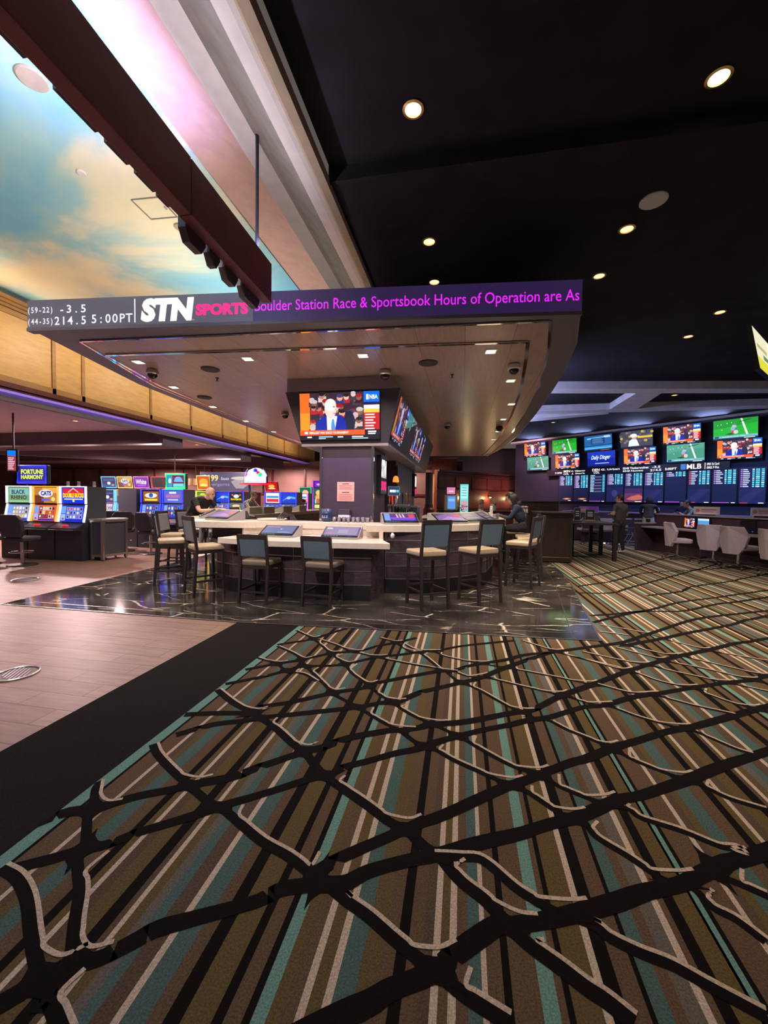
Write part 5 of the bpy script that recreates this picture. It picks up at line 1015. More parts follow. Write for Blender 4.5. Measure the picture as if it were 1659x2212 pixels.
FORT = [P(rect(0, 0, 1, 1), S(60, 40, 140)), T('FORTUNE', .06, .52, .88, .36, S(225, 255, 80), bold=.04), T('HARMONY', .06, .14, .88, .32, S(225, 255, 80), bold=.04)]
WHITE = [P(rect(0, 0, 1, 1), S(115, 30, 165)), T('White', .10, .30, .80, .52, S(250, 235, 255), shear=.25, bold=.02), P(rect(.2, .12, .6, .08), S(190, 90, 240))]
MOON = [P(rect(0, 0, 1, 1), S(12, 30, 90)), P(rect(.08, .68, .84, .12), S(50, 90, 140)), P(ell(.5, .40, .14, .16), S(230, 240, 255)), P([(0, .3), (.4, .2), (1, .35), (1, 0), (0, 0)], S(30, 70, 150)), P(ell(.8, .2, .12, .1), S(210, 140, 60))]
EAGLE = [P(rect(0, 0, 1, 1), S(60, 20, 30)), P(rect(.06, .1, .88, .8), S(150, 90, 40)), P(ell(.5, .58, .36, .20), S(235, 225, 220)), P(ell(.5, .6, .12, .18), S(40, 70, 190)), P(rect(.14, .16, .72, .14), S(245, 215, 60))]
PATRIOT = [P(rect(0, 0, 1, 1), S(85, 100, 205)), P(rect(.12, .42, .76, .24), S(205, 90, 90)), T('PATRIOT', .15, .45, .7, .18, S(120, 130, 230), bold=.03), P(rect(.3, .74, .4, .16), S(215, 225, 255)), P(rect(.2, .2, .6, .10), S(190, 205, 255))]
HOUSE = [P(rect(0, 0, 1, 1), S(110, 35, 75)), P(rect(0, 0, .3, 1), S(40, 150, 190)), P(ell(.16, .55, .09, .22), S(210, 230, 240)), P([(.4, .45), (.45, .75), (.55, .9), (.75, .9), (.85, .75), (.95, .45)], S(110, 170, 235)), P(rect(.36, .1, .6, .2), S(120, 210, 235)), P(rect(.36, .02, .62, .08), S(20, 240, 200))]
JACKG = [P(rect(0, 0, 1, 1), S(15, 140, 55)), P(rect(.05, .35, .9, .35), S(190, 165, 60)), T('BUFFALO', .10, .40, .8, .24, S(30, 90, 30), bold=.04), P(ell(.5, .78, .25, .12), S(230, 200, 60))]
GOLDP = [P(rect(0, 0, 1, 1), S(225, 80, 25)), P(ell(.5, .55, .4, .3), S(255, 170, 40)), P(rect(.15, .2, .7, .2), S(255, 225, 120))]
BJACK = [P(rect(0, 0, 1, 1), S(15, 18, 22)), P(ell(.5, .62, .22, .18), S(225, 240, 245)), P(ell(.2, .75, .07, .09), S(225, 110, 50)), P(ell(.8, .75, .07, .09), S(225, 110, 50)), T('BLACKJACK', .08, .18, .84, .22, S(255, 225, 30), bold=.05)]
BLUEG = [P(rect(0, 0, 1, 1), S(22, 60, 205)), P([(0, .2), (.5, .7), (1, .6), (1, .4), (.5, .5)], S(80, 180, 220)), P(ell(.5, .5, .15, .12), S(190, 190, 255))]
REDG = [P(rect(0, 0, 1, 1), S(190, 25, 25)), P(ell(.5, .55, .28, .22), S(250, 190, 70)), P(rect(.2, .2, .6, .12), S(245, 230, 200))]
LUCKY = [P(rect(0, 0, 1, 1), S(25, 90, 70)), P(ell(.5, .8, .3, .12), S(240, 190, 130)), P(ell(.5, .58, .34, .16), S(235, 170, 90)), P(rect(.3, .30, .4, .22), S(225, 90, 60)), P(rect(.1, .08, .8, .16), S(235, 215, 120)), P(ell(.2, .4, .08, .12), S(120, 210, 235)), P(ell(.8, .4, .08, .12), S(90, 220, 120))]
BAR_ = [P(rect(0, 0, 1, 1), S(225, 225, 235)), P(rect(.05, .1, .9, .3), S(215, 50, 60)), P(rect(.05, .5, .9, .2), S(60, 150, 190)), P(rect(.05, .78, .9, .15), S(240, 240, 250))]
R1 = reels(S(120, 140, 190), [S(205, 205, 220), S(190, 170, 150), S(150, 150, 200)], seed=1); R2 = reels(S(225, 95, 45), [S(40, 34, 80), S(205, 190, 190), S(180, 90, 60)], seed=2); R3 = reels(S(40, 60, 200), [S(150, 165, 240), S(120, 140, 225)], seed=3); R4 = reels(S(40, 80, 190), [S(20, 40, 140), S(70, 130, 220)], 2, 4, seed=4); R5 = reels(S(80, 50, 150), [S(200, 190, 220), S(60, 50, 140)], 3, 4, seed=5)
GA = 'slot machines of the near left bank'; GB_ = 'slot machines with slanted toppers'; GC = 'blue sided slot machines'; GD = 'far slot machines behind the bar'
slot((-10.10, 7.55, 0), 0, 'white-edged slot machine reading black rhino, left of the near bank', RHINO, R1, 'rim_white', .74, group=GA)
slot((-9.35, 7.55, 0), 0, 'orange-edged slot machine reading cats, middle of the near bank', CATS, R2, 'rim_gold', .74, group=GA)
slot((-8.60, 7.55, 0), 0, 'pink-edged slot machine reading double bucks, right end of the near bank', BUCKS, R3, 'rim_white', .74, group=GA)
slot((-11.35, 11.2, 0), 0, 'slot machine with a cyan slanted moon topper behind the near bank', MOON, R5, 'rim_cyan', .60, topper=(MOON, 'rim_cyan', .36), group=GB_)
slot((-10.74, 11.2, 0), 0, 'slot machine with a yellow-edged slanted topper, between cyan and pink toppers', CATS, R5, 'rim_cyan', .60, topper=(CATS, 'rim_yellow', .36), rimtop='rim_gold', group=GB_)
slot((-10.13, 11.2, 0), 0, 'slot machine with a pink slanted topper reading white', WHITE, R5, 'rim_pink', .60, topper=(WHITE, 'rim_pink', .36), group=GB_)
slot((-9.50, 11.25, 0), 0, 'slot machine with a red slanted topper right of the pink one', REDG, R5, 'rim_red', .60, topper=([P(rect(0, 0, 1, 1), S(25, 12, 20)), P(rect(.7, .1, .2, .8), S(80, 10, 25))], 'rim_red', .36), group=GB_)
slot((-9.42, 10.75, 0), R(180), 'dark slot machine seen from behind under the pink topper', None, None, None, .62, group=GB_, screens=False)
slot((-8.70, 10.0, 0), 0, 'blue-sided slot machine with an eagle picture behind the leftmost stool', EAGLE, R4, 'rim_blue', .68, group=GC)
slot((-8.00, 10.0, 0), 0, 'blue-sided slot machine with a red lettered screen beside the dark cabinet side', PATRIOT, R4, 'rim_blue', .68, rimtop='rim_cyan', group=GC)
sd = [(-9.15, 13.0, 'rim_yellow', JACKG, R2, (GOLDP, 'rim_yellow', .50), 'tall yellow-edged slot machine with a green screen left of the bald man'),
      (-8.62, 13.4, 'rim_blue', BLUEG, R4, None, 'blue slot machine just left of the bald man’s shoulder'), (-7.95, 13.2, 'rim_blue', BJACK, LUCKY, None, 'slot machine reading blackjack right of the bald man'),
      (-8.3, 14.6, 'rim_pink', BLUEG, BAR_, None, 'pink-edged slot machine behind the bald man’s head'), (-6.55, 13.2, 'rim_blue', BAR_, R4, None, 'blue slot machine behind the plaid-shirted man'), (-5.95, 13.2, 'rim_blue', BLUEG, R4, None, 'blue slot machine right of the plaid-shirted man'),
      (-6.55, 15.8, 'rim_pink', BAR_, R5, None, 'pink slot machine with a white and red screen left of the capped person')]
for x, y, rim, up, low, tp_, lab in sd: slot((x, y, 0), 0, lab, up, low, rim, .62 if x > -9 else .56, topper=tp_, group=GD)
slot((-7.6, 15.2, 0), 0, 'red slot machine below the white domed sign', REDG, R2, 'rim_red', .6, topper=(REDG, 'rim_red', .38), group=GD)
for x, rim, hh, lab in ((-7.05, 'rim_green', 1.95, 'left tall green-edged slot machine behind the capped person'), (-6.42, 'rim_violet', 2.25, 'tallest slot machine, violet-edged, behind the capped person'), (-5.75, 'rim_green', 1.95, 'right tall green-edged slot machine beside the pillar')):
    e = empty('tall_slot_machine', (x + .2, 16.9, 0), 0, lab, 'slot machine', 'tall curved slot machines')
    b = MB(); b.box((0, .3, .45), (.60, .55, .9)); b.build('cabinet_base', 'game', e); b = MB(); b.box((0, .36, .9 + (hh - .9)/2), (.56, .2, hh - .9)); b.build('cabinet_head', 'gameside', e)
    MB().pic((-.24, .255, .95), (.48, 0, 0), (0, 0, .95), LUCKY, .0004).build('screen', 'screen', e)
    if hh > 2: MB().pic((-.2, .255, 1.95), (.40, 0, 0), (0, 0, .24), [P(rect(0, 0, 1, 1), S(110, 30, 190)), P(ell(.5, .5, .3, .2), S(210, 160, 240))], .0004).build('top_screen', 'screen', e)
    MB().tube([(-.27, .25, .93), (-.27, .25, hh - .02), (.27, .25, hh - .02), (.27, .25, .93)], .022, 6).build('edge_light', rim, e)
    b = MB(); b.box((0, .0, .82), (.56, .3, .08)); b.build('button_deck', 'game', e)
# signs over the slots
def topsign(loc, rz, w_, h_, pl, rim, lab, post=.4):
    e = empty('slot_sign', loc, rz, lab, 'sign', 'lit signs above the slots'); MB().box((0, .06, h_/2), (w_, .10, h_)).build('sign_box', 'game', e, bevel=.02)
    MB().pic((-w_*.42, .008, h_*.14), (w_*.84, 0, 0), (0, 0, h_*.72), pl, .0004).build('sign_face', 'screen', e)
    MB().tube([(-w_/2 + .03, .0, .03), (w_/2 - .03, .0, .03), (w_/2 - .03, .0, h_ - .03), (-w_/2 + .03, .0, h_ - .03)], .034, 6, True).build('sign_light', rim, e)
    for sx in (-.3, .3): MB().box((sx*w_, .08, -post/2), (.05, .05, post)).build('sign_post', 'game', e)
topsign((-10.55, 8.35, 1.74), .05, .86, .46, FORT, 'rim_blue', 'blue-edged sign reading fortune harmony above the near slot bank', .30)
topsign((-8.12, 10.42, 1.67), 0, .66, .46, HOUSE, 'rim_green', 'sign with a pale domed building picture above the blue-sided slots', .05)
e = empty('slot_sign', (-8.1, 15.0, 2.04), 0, 'white domed sign with coloured balls above the far red slot machine', 'sign', 'lit signs above the slots')
b = MB(); b.box((0, .05, .12), (.98, .12, .28)); b.build('sign_box', 'game', e); b = MB(); b.lathe([(.40, 0), (.39, .1), (.30, .24), (.12, .33), (.02, .35)], (0, .1, .26), 20); b.build('sign_dome', 'rim_white', e)
MB().pic((-.47, -.012, .0), (.94, 0, 0), (0, 0, .26), [P(rect(0, 0, 1, 1), W_), P(rect(.05, .08, .9, .12), S(250, 170, 235))]).build('sign_face', 'led', e)
for i, (x, z, c) in enumerate(((-.26, .36, 'rim_violet'), (-.13, .42, 'rim_white'), (0, .44, 'rim_white'), (.10, .50, 'rim_blue'), (.20, .40, 'rim_red'), (.30, .34, 'rim_green'), (.02, .33, 'rim_white'))): MB().ball((x, -.16 - .02*(i % 2), z - .02), .085, 12, 8).build('sign_ball', c, e, smooth=True)
MB().tube([(-.46, .0, .28), (-.42, 0, .44), (-.33, 0, .56)], .012, 6).build('sign_arc', 'rim_cyan', e); MB().tube([(.46, .0, .28), (.42, 0, .44), (.33, 0, .56)], .012, 6).build('sign_arc', 'rim_cyan', e)
MB().box((0, .04, -.04), (1.35, .08, .07)).build('sign_bar', 'rim_red', e)
for sx in (-.3, .3): MB().box((sx, .1, -.20), (.06, .06, .40)).build('sign_post', 'game', e)
e = empty('wall_screen', (-10.95, 8.2, 2.10), .25, 'narrow blue and red lit screen at the far left above the slots', 'screen'); MB().box((0, .03, .2), (.26, .05, .56)).build('screen_frame', 'tvframe', e); MB().pic((-.11, .0, -.05), (.20, 0, 0), (0, 0, .50), [P(rect(0, 0, 1, 1), S(150, 60, 80)), P(rect(0, .74, 1, .26), S(10, 120, 240))] + lines(.1, .05, .8, .62, 7, S(235, 200, 205), .5)).build('screen', 'screen', e); MB().tube([(0, .05, .48), (0, .05, 1.38)], .02, 8).build('screen_hanger', 'rod', e)
e = empty('margarita_banner', (-12.4, 19.8, 1.80), .1, 'dark blue banner with a drink price and a glass picture above the far slots', 'banner')
MB().box((0, .03, .5), (2.9, .05, 1.0)).build('banner_board', 'tvshell', e); MB().pic((-1.4, .0, .03), (2.8, 0, 0), (0, 0, .94), [P(rect(0, 0, 1, 1), S(70, 66, 98)), T('$199', .05, .46, .30, .40, S(225, 205, 130), bold=.03), T('margarita', .16, .20, .42, .20, S(150, 140, 185)), T('Sauza', .40, .58, .16, .16, S(215, 215, 240), shear=.2), P([(.60, .50), (.95, .85), (1, .5), (.85, .1), (.70, .1)], S(155, 145, 150)), P(ell(.80, .68, .2, .10), S(190, 180, 175))]).build('banner_face', 'screen', e)
for sx in (-1.2, 1.2): MB().tube([(sx, .05, 1.0), (sx, .05, 1.68)], .015, 6).build('banner_hanger', 'rod', e)
for i, (x, y, lab) in enumerate(((-11.4, 14.6, 'amber drum lamp left of the red topper'), (-13.6, 19.0, 'amber drum lamp farther back left of the banner'))):
    e = empty('drum_lamp', (x, y, 2.05), 0, lab, 'lamp', 'drum lamps over the slot floor'); MB().lathe([(.36, .0), (.36, .34), (.34, .34), (.34, 0)], n=24).build('lamp_shade', 'drum', e); MB().lathe([(.34, .05), (.1, .06)], n=20).build('lamp_diffuser', 'amber', e); MB().tube([(0, 0, .3), (0, 0, 1.44)], .012, 6).build('lamp_rod', 'rod', e)
# slot candle towers on top of the near bank
for i, (x, lab) in enumerate(((-9.02, 'stubby grey candle light on top of the near bank, left of three'), (-8.72, 'stubby grey candle light on top of the near bank, middle of three'), (-8.30, 'stubby grey candle light on the right end of the near bank'))):
    e = empty('candle_light', (x, 7.95, 1.661), 0, lab, 'slot light', 'candle lights on the near bank'); MB().lathe([(.035, 0), (.035, .03)], n=12).build('candle_base', 'white', e); MB().lathe([(.032, .03), (.032, .11), (.02, .12)], n=12).build('candle_lens', 'shell', e)
# slot chairs
def slot_chair(loc, rz, lab):
    e = empty('slot_chair', loc, rz, lab, 'chair', 'chairs at the slot machines')
    MB().lathe([(.26, 0), (.26, .015), (.24, .03), (.05, .05)], n=24).build('chair_base', 'frame', e); MB().tube([(0, 0, .04), (0, 0, .50)], .035, 10).build('chair_post', 'steel', e)
    b = MB(); b.prism([(-.23, -.20), (.23, -.20), (.25, .18), (.18, .24), (-.18, .24), (-.25, .18)], .50, .60); b.build('seat', 'slotchair', e, bevel=.03)
    q = [(-.20, .60), (-.25, .72), (-.25, .95), (-.17, 1.06), (.17, 1.06), (.25, .95), (.25, .72), (.20, .60)]
    vs = [(x, -.20 - .12*(z - .6) + .05*abs(x)/.25, z) for x, z in q] + [(x, -.28 - .12*(z - .6) + .05*abs(x)/.25, z) for x, z in q]; n = 8
    MB().add(vs, [tuple(range(n))[::-1], tuple(range(n, 2*n))] + [(i, (i+1) % n, n+(i+1) % n, n+i) for i in range(n)]).build('backrest', 'slotchair', e, bevel=.02)
    MB().tube([(.2*math.cos(t), .2*math.sin(t), .28) for t in [i*math.pi/8 for i in range(16)]], .012, 6, True).build('foot_ring', 'chrome', e)
    return e
sc = slot_chair((-8.92, 6.85, 0), .1, 'dark slot chair in front of the middle machine of the near bank')
dup(sc, (-9.75, 6.75, 0), -.1, 'dark slot chair at the left edge of the view')
dup(sc, (-9.25, 9.55, 0), .5, 'brownish slot chair behind the grey cabinet, under the yellow topper')
dup(sc, (-8.75, 9.25, 0), .7, 'round-backed slot chair right of the grey cabinet')
dup(sc, (-7.72, 9.0, 0), -.1, 'dark slot chair just left of the leftmost bar stool')
# grey cabinet with metal frame
e = empty('side_cabinet', (-7.86, 7.70, 0), R(-3), 'waist-high grey cabinet with metal edges at the end of the near slot bank', 'cabinet')
MB().box((-.15, .33, .47), (.30, .60, .78)).build('cabinet_body', 'gameside', e)
b = MB()
for x in (-.30, .0):
    for y in (.03, .63): b.box((x, y, .46), (.06, .06, .88))
for z in (.11, .89):
    for y in (.03, .63): b.box((-.15, y, z), (.30, .055, .05))
    for x in (-.30, .0): b.box((x, .33, z), (.055, .60, .05))
b.build('cabinet_frame', 'steel', e, bevel=.004); MB().box((-.15, .33, .925), (.37, .68, .03)).build('cabinet_top', 'shell', e)
for x in (-.30, .0):
    for y in (.03, .63): MB().lathe([(.02, 0), (.02, .02)], (x, y, 0), 8).build('cabinet_foot', 'frame', e)
# ---------------------------------------------------------------- race book room
e = empty('bar_end_partition', (2.23, 10.9, 0), 0, 'tall dark wooden partition at the right end of the bar with a gold kick line', 'partition')
MB().box((0, 0, .60), (.70, 1.22, 1.16)).build('partition_body', 'partition', e, bevel=.006); MB().box((.0, -.01, 1.19), (.78, 1.30, .03)).build('partition_cap', 'frame', e)
MB().box((0, -.012, .13), (.71, 1.21, .012)).build('kick_line', 'gold', e); MB().box((.33, -.60, .6), (.05, .04, 1.17)).build('corner_post', 'frame', e)
e = empty('stand_cabinet', (2.15, 12.4, 0), 0, 'dark boxy stand rising behind the bar end partition', 'cabinet'); MB().box((0, 0, .72), (1.0, .7, 1.44)).build('cabinet_body', 'partition', e); MB().box((0, 0, 1.455), (1.04, .74, .03)).build('cabinet_top', 'frame', e)
e = empty('brochure_stack', (1.48, 11.0, 0), 0, 'stacked red and white leaflets in a rack beside the dark partition', 'leaflet rack')
MB().box((0, 0, .55), (.42, .34, 1.1)).build('rack_body', 'partition', e)
b = MB()
for r_ in range(3):
    for i in range(6): b.box((-.15 + i*.06, -.05, 1.15 + r_*.075), (.045, .16, .07))
b.build('leaflets', 'plaster', e)
for r_ in (0, 2): MB().box((0, -.135, 1.14 + r_*.075), (.36, .004, .03)).build('leaflet_band', 'redglow' if False else 'maroon', e)
MB().pic((-.18, -.178, .80), (.30, 0, 0), (0, 0, .22), [P(rect(0, 0, 1, 1), S(150, 115, 90)), P(rect(.1, .5, .8, .3), S(120, 80, 60)), P(rect(.15, .2, .7, .1), S(90, 60, 50))]).build('leaflet_sign', 'print', e)
e = empty('high_table', (3.32, 11.9, 0), 0, 'long narrow black high table on straight legs in front of the standing man', 'table')
MB().box((0, 0, .91), (.98, 1.95, .05)).build('table_top', 'frame', e)
for x, y in ((.42, -.92), (.45, .20), (.40, .92), (-.42, -.3), (-.42, .92)): MB().box((x, y, .443), (.085, .085, .886)).build('leg', 'black', e)
for x, y, w2, h2, lab, c1 in ((2.98, 11.45, .16, .34, 'small black sign holder standing on the left end of the black high table', S(20, 20, 26)), (3.42, 11.9, .24, .30, 'black sign card on a yellow foot on the black high table', S(24, 24, 30))):
    e = empty('table_sign', (x, y, .936), 0, lab, 'sign', 'sign holders on the high table')
    MB().box((0, .01, .03 + h2/2), (w2, .02, h2)).build('sign_frame', 'steel', e); MB().pic((-w2/2 + .01, -.001, .045), (w2 - .02, 0, 0), (0, 0, h2 - .03), [P(rect(0, 0, 1, 1), c1)] + [P(rect(.2, .7 - i*.18, .6, .07), S(170, 190, 190)) for i in range(3)]).build('sign_card', 'print', e)
    MB().box((0, .0, .012), (w2 + .06, .10, .024)).build('sign_foot', 'gold' if w2 > .2 else 'frame', e)
# long race desk with screen panels
DA = Vector((5.62, 13.75, 0)); DB = Vector((7.75, 8.0, 0)); du = (DB - DA).normalized(); dn = Vector((du.y, -du.x, 0)); dang = math.atan2(du.y, du.x); DL_ = (DB - DA).length
def D3(s, z, out=0.0): return DA + du*s + dn*out + Vector((0, 0, z))
e = empty('race_desk', (0, 0, 0), 0, 'long dark race book desk with a raised back panel behind the four fabric chairs', 'desk')
MB().box(D3(DL_/2, .56, -.30), (DL_, .06, 1.10), dang).build('back_panel', 'desk', e); MB().box(D3(DL_/2, 1.12, -.30), (DL_ + .04, .14, .035), dang).build('top_ledge', 'desktop', e)
MB().box(D3(DL_/2, .73, -.02), (DL_, .55, .04), dang).build('work_top', 'desktop', e); MB().box(D3(DL_/2, .36, -.24), (DL_, .05, .70), dang).build('modesty_panel', 'desk', e)
for s in (1.9, 3.6, 5.3): MB().box(D3(s, .36, -.02), (.05, .44, .70), dang).build('divider', 'desk', e)
e = empty('desk_end_panel', tuple(D3(-.05, 0, .02)), dang, 'low carpeted end panel at the left end of the race desk', 'panel'); MB().box((0, 0, .41), (.10, .70, .82)).build('panel_body', 'desk', e); MB().box((0, 0, .835), (.14, .74, .03)).build('panel_cap', 'desktop', e)
for s, lab, pl in ((1.22, 'small desk screen with an orange sports picture behind the left race chair', HOST), (1.62, 'small pale blue desk screen beside the orange one', [P(rect(0, 0, 1, 1), S(80, 150, 215)), P(rect(0, .8, 1, .2), S(190, 225, 235)), P(rect(.1, .1, .8, .2), S(60, 120, 190))]), (2.75, 'dark switched-off desk screen with a blue light, nearest the middle race chairs', None), (3.6, 'dark switched-off desk screen with a cyan light by the right race chair', None)):
    e = empty('desk_screen', tuple(D3(s, .752, -.20)), dang, lab, 'screen', 'screens on the race desk'); MB().box((0, -.0, .17), (.36, .04, .30)).build('screen_frame', 'tvframe', e, bevel=.004)
    if pl: MB().pic((-.16, -.0215, .04), (.32, 0, 0), (0, 0, .26), pl, .0002).build('screen', 'screen', e)
    else: MB().ball((.12, -.024, .05), .012, 8, 6).build('status_light', 'rim_blue' if s < 3 else 'rim_cyan', e)
def race_chair(loc, rz, lab):
    e = empty('race_chair', loc, rz, lab, 'chair', 'fabric chairs at the race desk')
    MB().tube([(0, 0, .07), (0, 0, .44)], .03, 10).build('chair_post', 'chrome', e)
    for k_ in range(5):
        t = k_*2*math.pi/5 + .5; c, s = math.cos(t), math.sin(t); b = MB(); b.tube([(0, 0, .10), (.16*c, .16*s, .085), (.33*c, .33*s, .06)], [.028, .022, .016], 8); b.build('base_arm', 'chrome', e)
        b = MB(); b.ball((.33*c, .33*s, .028), (.028, .028, .028), 10, 6); b.build('caster', 'frame', e)
    b = MB(); b.prism([(-.24, -.22), (.24, -.22), (.27, .20), (.20, .27), (-.20, .27), (-.27, .20)], .43, .54); b.build('seat', 'race', e, bevel=.03)
    q = [(-.17, .34), (-.26, .52), (-.31, .74), (-.24, .96), (.24, .96), (.31, .74), (.26, .52), (.17, .34)]
    f_ = lambda x, z, o_: (x, -.23 - .10*(z - .5) + .16*(x/.31)**2 + o_, z)
    vs = [f_(x, z, 0) for x, z in q] + [f_(x, z, -.07) for x, z in q] + [f_(0, z, 0) for z in (.34, .96)] + [f_(0, z, -.07) for z in (.34, .96)]
    fs = [(16, 0, 1, 2, 3, 17), (16, 17, 4, 5, 6, 7), (18, 19, 11, 10, 9, 8), (18, 15, 14, 13, 12, 19)] + [(i, 8+i, 9+i, i+1) for i in (0, 1, 2, 4, 5, 6)] + [(3, 11, 19, 17), (17, 19, 12, 4), (7, 15, 18, 16), (16, 18, 8, 0)]
    b = MB(); b.add(vs, fs); b.build('backrest', 'race', e, bevel=.012); return e
cf = fz(.94, .35)
rc = race_chair((5.55, 11.85, 0), cf - .45, 'mauve-grey race chair at the left of the four, turned, beside the desk end panel')
dup(rc, (6.0, 11.15, 0), cf + .25, 'narrow-looking race chair, left of the overlapping middle pair')
dup(rc, (6.12, 10.45, 0), cf + .05, 'right chair of the overlapping middle pair at the race desk')
dup(rc, (6.32, 9.55, 0), cf - .15, 'race chair at the right edge of the view')
# farther desk row, counters, cards and seats
e = empty('far_desk', (4.75, 16.6, 0), 0, 'farther dark desk row behind the standing man', 'desk'); fa = wang*.35
MB().box((0, 0, .40), (2.4, .5, .72), fa).build('desk_body', 'desk', e); MB().box((0, 0, .775), (2.5, .6, .035), fa).build('desk_top', 'desktop', e); MB().box((0, .36, .55), (2.4, .05, 1.05), fa).build('desk_back', 'desk', e)
e = empty('betting_counter', tuple(W3(4.6, 0, 1.6)), wang, 'long dark betting counter below the odds screens', 'counter'); MB().box((0, 0, .52), (6.4, .6, 1.04)).build('counter_body', 'desk', e); MB().box((0, -.02, 1.06), (6.5, .7, .04)).build('counter_top', 'desktop', e)
CARD = [P(rect(0, 0, 1, 1), S(205, 178, 170)), P(ell(.14, .5, .09, .28), S(160, 120, 120)), P(rect(.28, .55, .6, .16), S(150, 115, 120)), P(rect(.28, .25, .5, .14), S(165, 130, 130))]
VCARD = [P(rect(0, 0, 1, 1), S(190, 130, 190)), P(rect(.45, 0, .55, 1), S(170, 70, 225)), P(rect(.08, .3, .3, .4), S(220, 170, 190))]  # violet light on a white card, put into its face colours
for x, y, z, w2, pl, lab in ((4.55, 16.0, 1.07, .62, VCARD, 'violet-lit white sign card left of the standing man'), (6.42, 15.6, 1.07, .52, CARD, 'white sign card just left of the hooded person’s head'), (7.10, 13.6, 1.14, .62, CARD, 'white sign card right of the man in grey green behind the desk'), (8.0, 12.7, 1.14, .55, CARD, 'faint sign card to the right along the desk ledge'), (8.35, 11.4, 1.14, .50, CARD, 'sign card at the right edge of the view on the desk ledge')):
    e = empty('sign_card', (x, y, z), -.25, lab, 'sign', 'sign cards on the race desks'); MB().box((0, .01, .11), (w2, .02, .22)).build('card_board', 'white', e); MB().pic((-w2/2 + .01, -.001, .01), (w2 - .02, 0, 0), (0, 0, .20), pl).build('card_face', 'print', e); MB().box((0, .0, .005), (w2*.8, .10, .01)).build('card_foot', 'white', e)
    MB().box((0, .04, -z/2), (w2*.7, .06, z)).build('card_stand', 'desk', e)
for x, y, lab in ((4.42, 15.6, 'tan floral seat back at the far desk, left of the standing man'), (4.98, 15.5, 'tan floral seat back at the far desk, directly left of the standing man’s arm'), (5.45, 15.4, 'tan floral seat back at the far desk, right of the standing man')):
    e = empty('patterned_chair', (x, y, 0), .1, lab, 'chair', 'patterned seats at the far desk'); MB().box((0, 0, .68), (.42, .06, .42)).build('seat_back', 'race', e, bevel=.02); MB().box((0, .22, .47), (.44, .44, .08)).build('seat', 'race', e, bevel=.02); MB().tube([(0, .2, .03), (0, .2, .44)], .03, 8).build('seat_post', 'frame', e); MB().lathe([(.22, 0), (.20, .03)], (0, .2, 0), 16).build('seat_base', 'chrome', e)
oc = race_chair((4.35, 15.0, 0), R(160), 'black office chair with a chrome star base between partition and high table')
for ch in oc.children:
    if ch.name.startswith(('seat', 'backrest')): ch.data.materials[0] = M['slotchair']
e = empty('folding_chair_pair', (5.62, 14.9, 0), .1, 'two folded dark stools with a chrome cross frame left of the hooded person', 'stool')
for sx in (-.17, .17):
    MB().box((sx, 0, .80), (.28, .05, .20)).build('stool_back', 'slotchair', e); MB().box((sx, -.05, .60), (.28, .30, .05)).build('stool_seat', 'slotchair', e); MB().box((sx, -.0, .91), (.24, .05, .015)).build('stool_trim', 'white', e)
for a, c in (((-.28, -.15, 0), (.05, -.15, .58)), ((.28, -.15, 0), (-.02, -.15, .58)), ((-.28, .15, 0), (.05, .15, .58)), ((.28, .15, 0), (-.02, .15, .58))): MB().tube([a, c], .013, 8).build('stool_leg', 'chrome', e)
MB().tube([(-.3, -.15, .40), (.3, -.15, .40)], .012, 8).build('cross_bar', 'chrome', e)
# host stand, kiosk, sconces and neon by the cherry wall
e = empty('host_counter', (.9, 16.1, 0), .1, 'dark low counter beyond the bar in front of the cherry panelled wall', 'counter'); MB().box((0, 0, .52), (3.6, .5, 1.04)).build('counter_body', 'redtrim', e); MB().box((0, 0, 1.06), (3.7, .6, .04)).build('counter_top', 'frame', e)
e = empty('kiosk', (-.40, 15.0, 0), .1, 'grey kiosk with a blue touch screen and a small pink screen on top', 'kiosk'); MB().box((0, 0, .55), (.44, .4, 1.1)).build('kiosk_stand', 'tvshell', e); MB().box((0, 0, 1.36), (.46, .16, .56)).build('kiosk_head', 'shell', e, bevel=.01)
MB().pic((-.12, -.082, 1.14), (.28, 0, 0), (0, 0, .46), [P(rect(0, 0, 1, 1), S(90, 140, 210)), P(rect(.1, .6, .8, .2), S(130, 180, 235))]).build('screen', 'screen', e); MB().box((.0, 0, 1.80), (.36, .08, .30)).build('top_screen_frame', 'tvframe', e); MB().pic((-.15, -.042, 1.68), (.30, 0, 0), (0, 0, .24), [P(rect(0, 0, 1, 1), S(205, 120, 165)), P(rect(.2, .3, .6, .2), S(240, 190, 210))]).build('top_screen', 'screen', e); MB().tube([(0, 0, 1.6), (0, 0, 1.7)], .03, 8).build('screen_neck', 'steel', e)
e = empty('digital_sign', (.08, 15.3, 0), .1, 'tall narrow pale cyan lit sign right of the kiosk', 'sign'); MB().box((0, .05, 1.45), (.36, .06, 1.3)).build('sign_frame', 'tvframe', e); MB().pic((-.15, .018, 1.0), (.30, 0, 0), (0, 0, 1.05), [P(rect(0, 0, 1, 1), S(110, 215, 215)), P(rect(.1, .08, .8, .35), S(200, 150, 170)), P(rect(.1, .5, .8, .42), S(170, 235, 230))] + [P(rect(.2, .86 - i*.09, .6, .03), S(90, 160, 170)) for i in range(4)]).build('screen', 'screen', e); MB().box((0, .05, .4), (.2, .1, .8)).build('sign_stand', 'tvframe', e)
e = empty('potted_plant', (.0, 14.6, 0), 0, 'small leafy plant in front of the kiosk', 'plant'); MB().lathe([(.10, 0), (.14, .9), (.16, 1.02), (.14, 1.02)], n=16).build('planter', 'partition', e)
g = MB(); q = random.Random(2); M['leaf'] = mat('plant_leaf', (.05, .11, .05), .5)
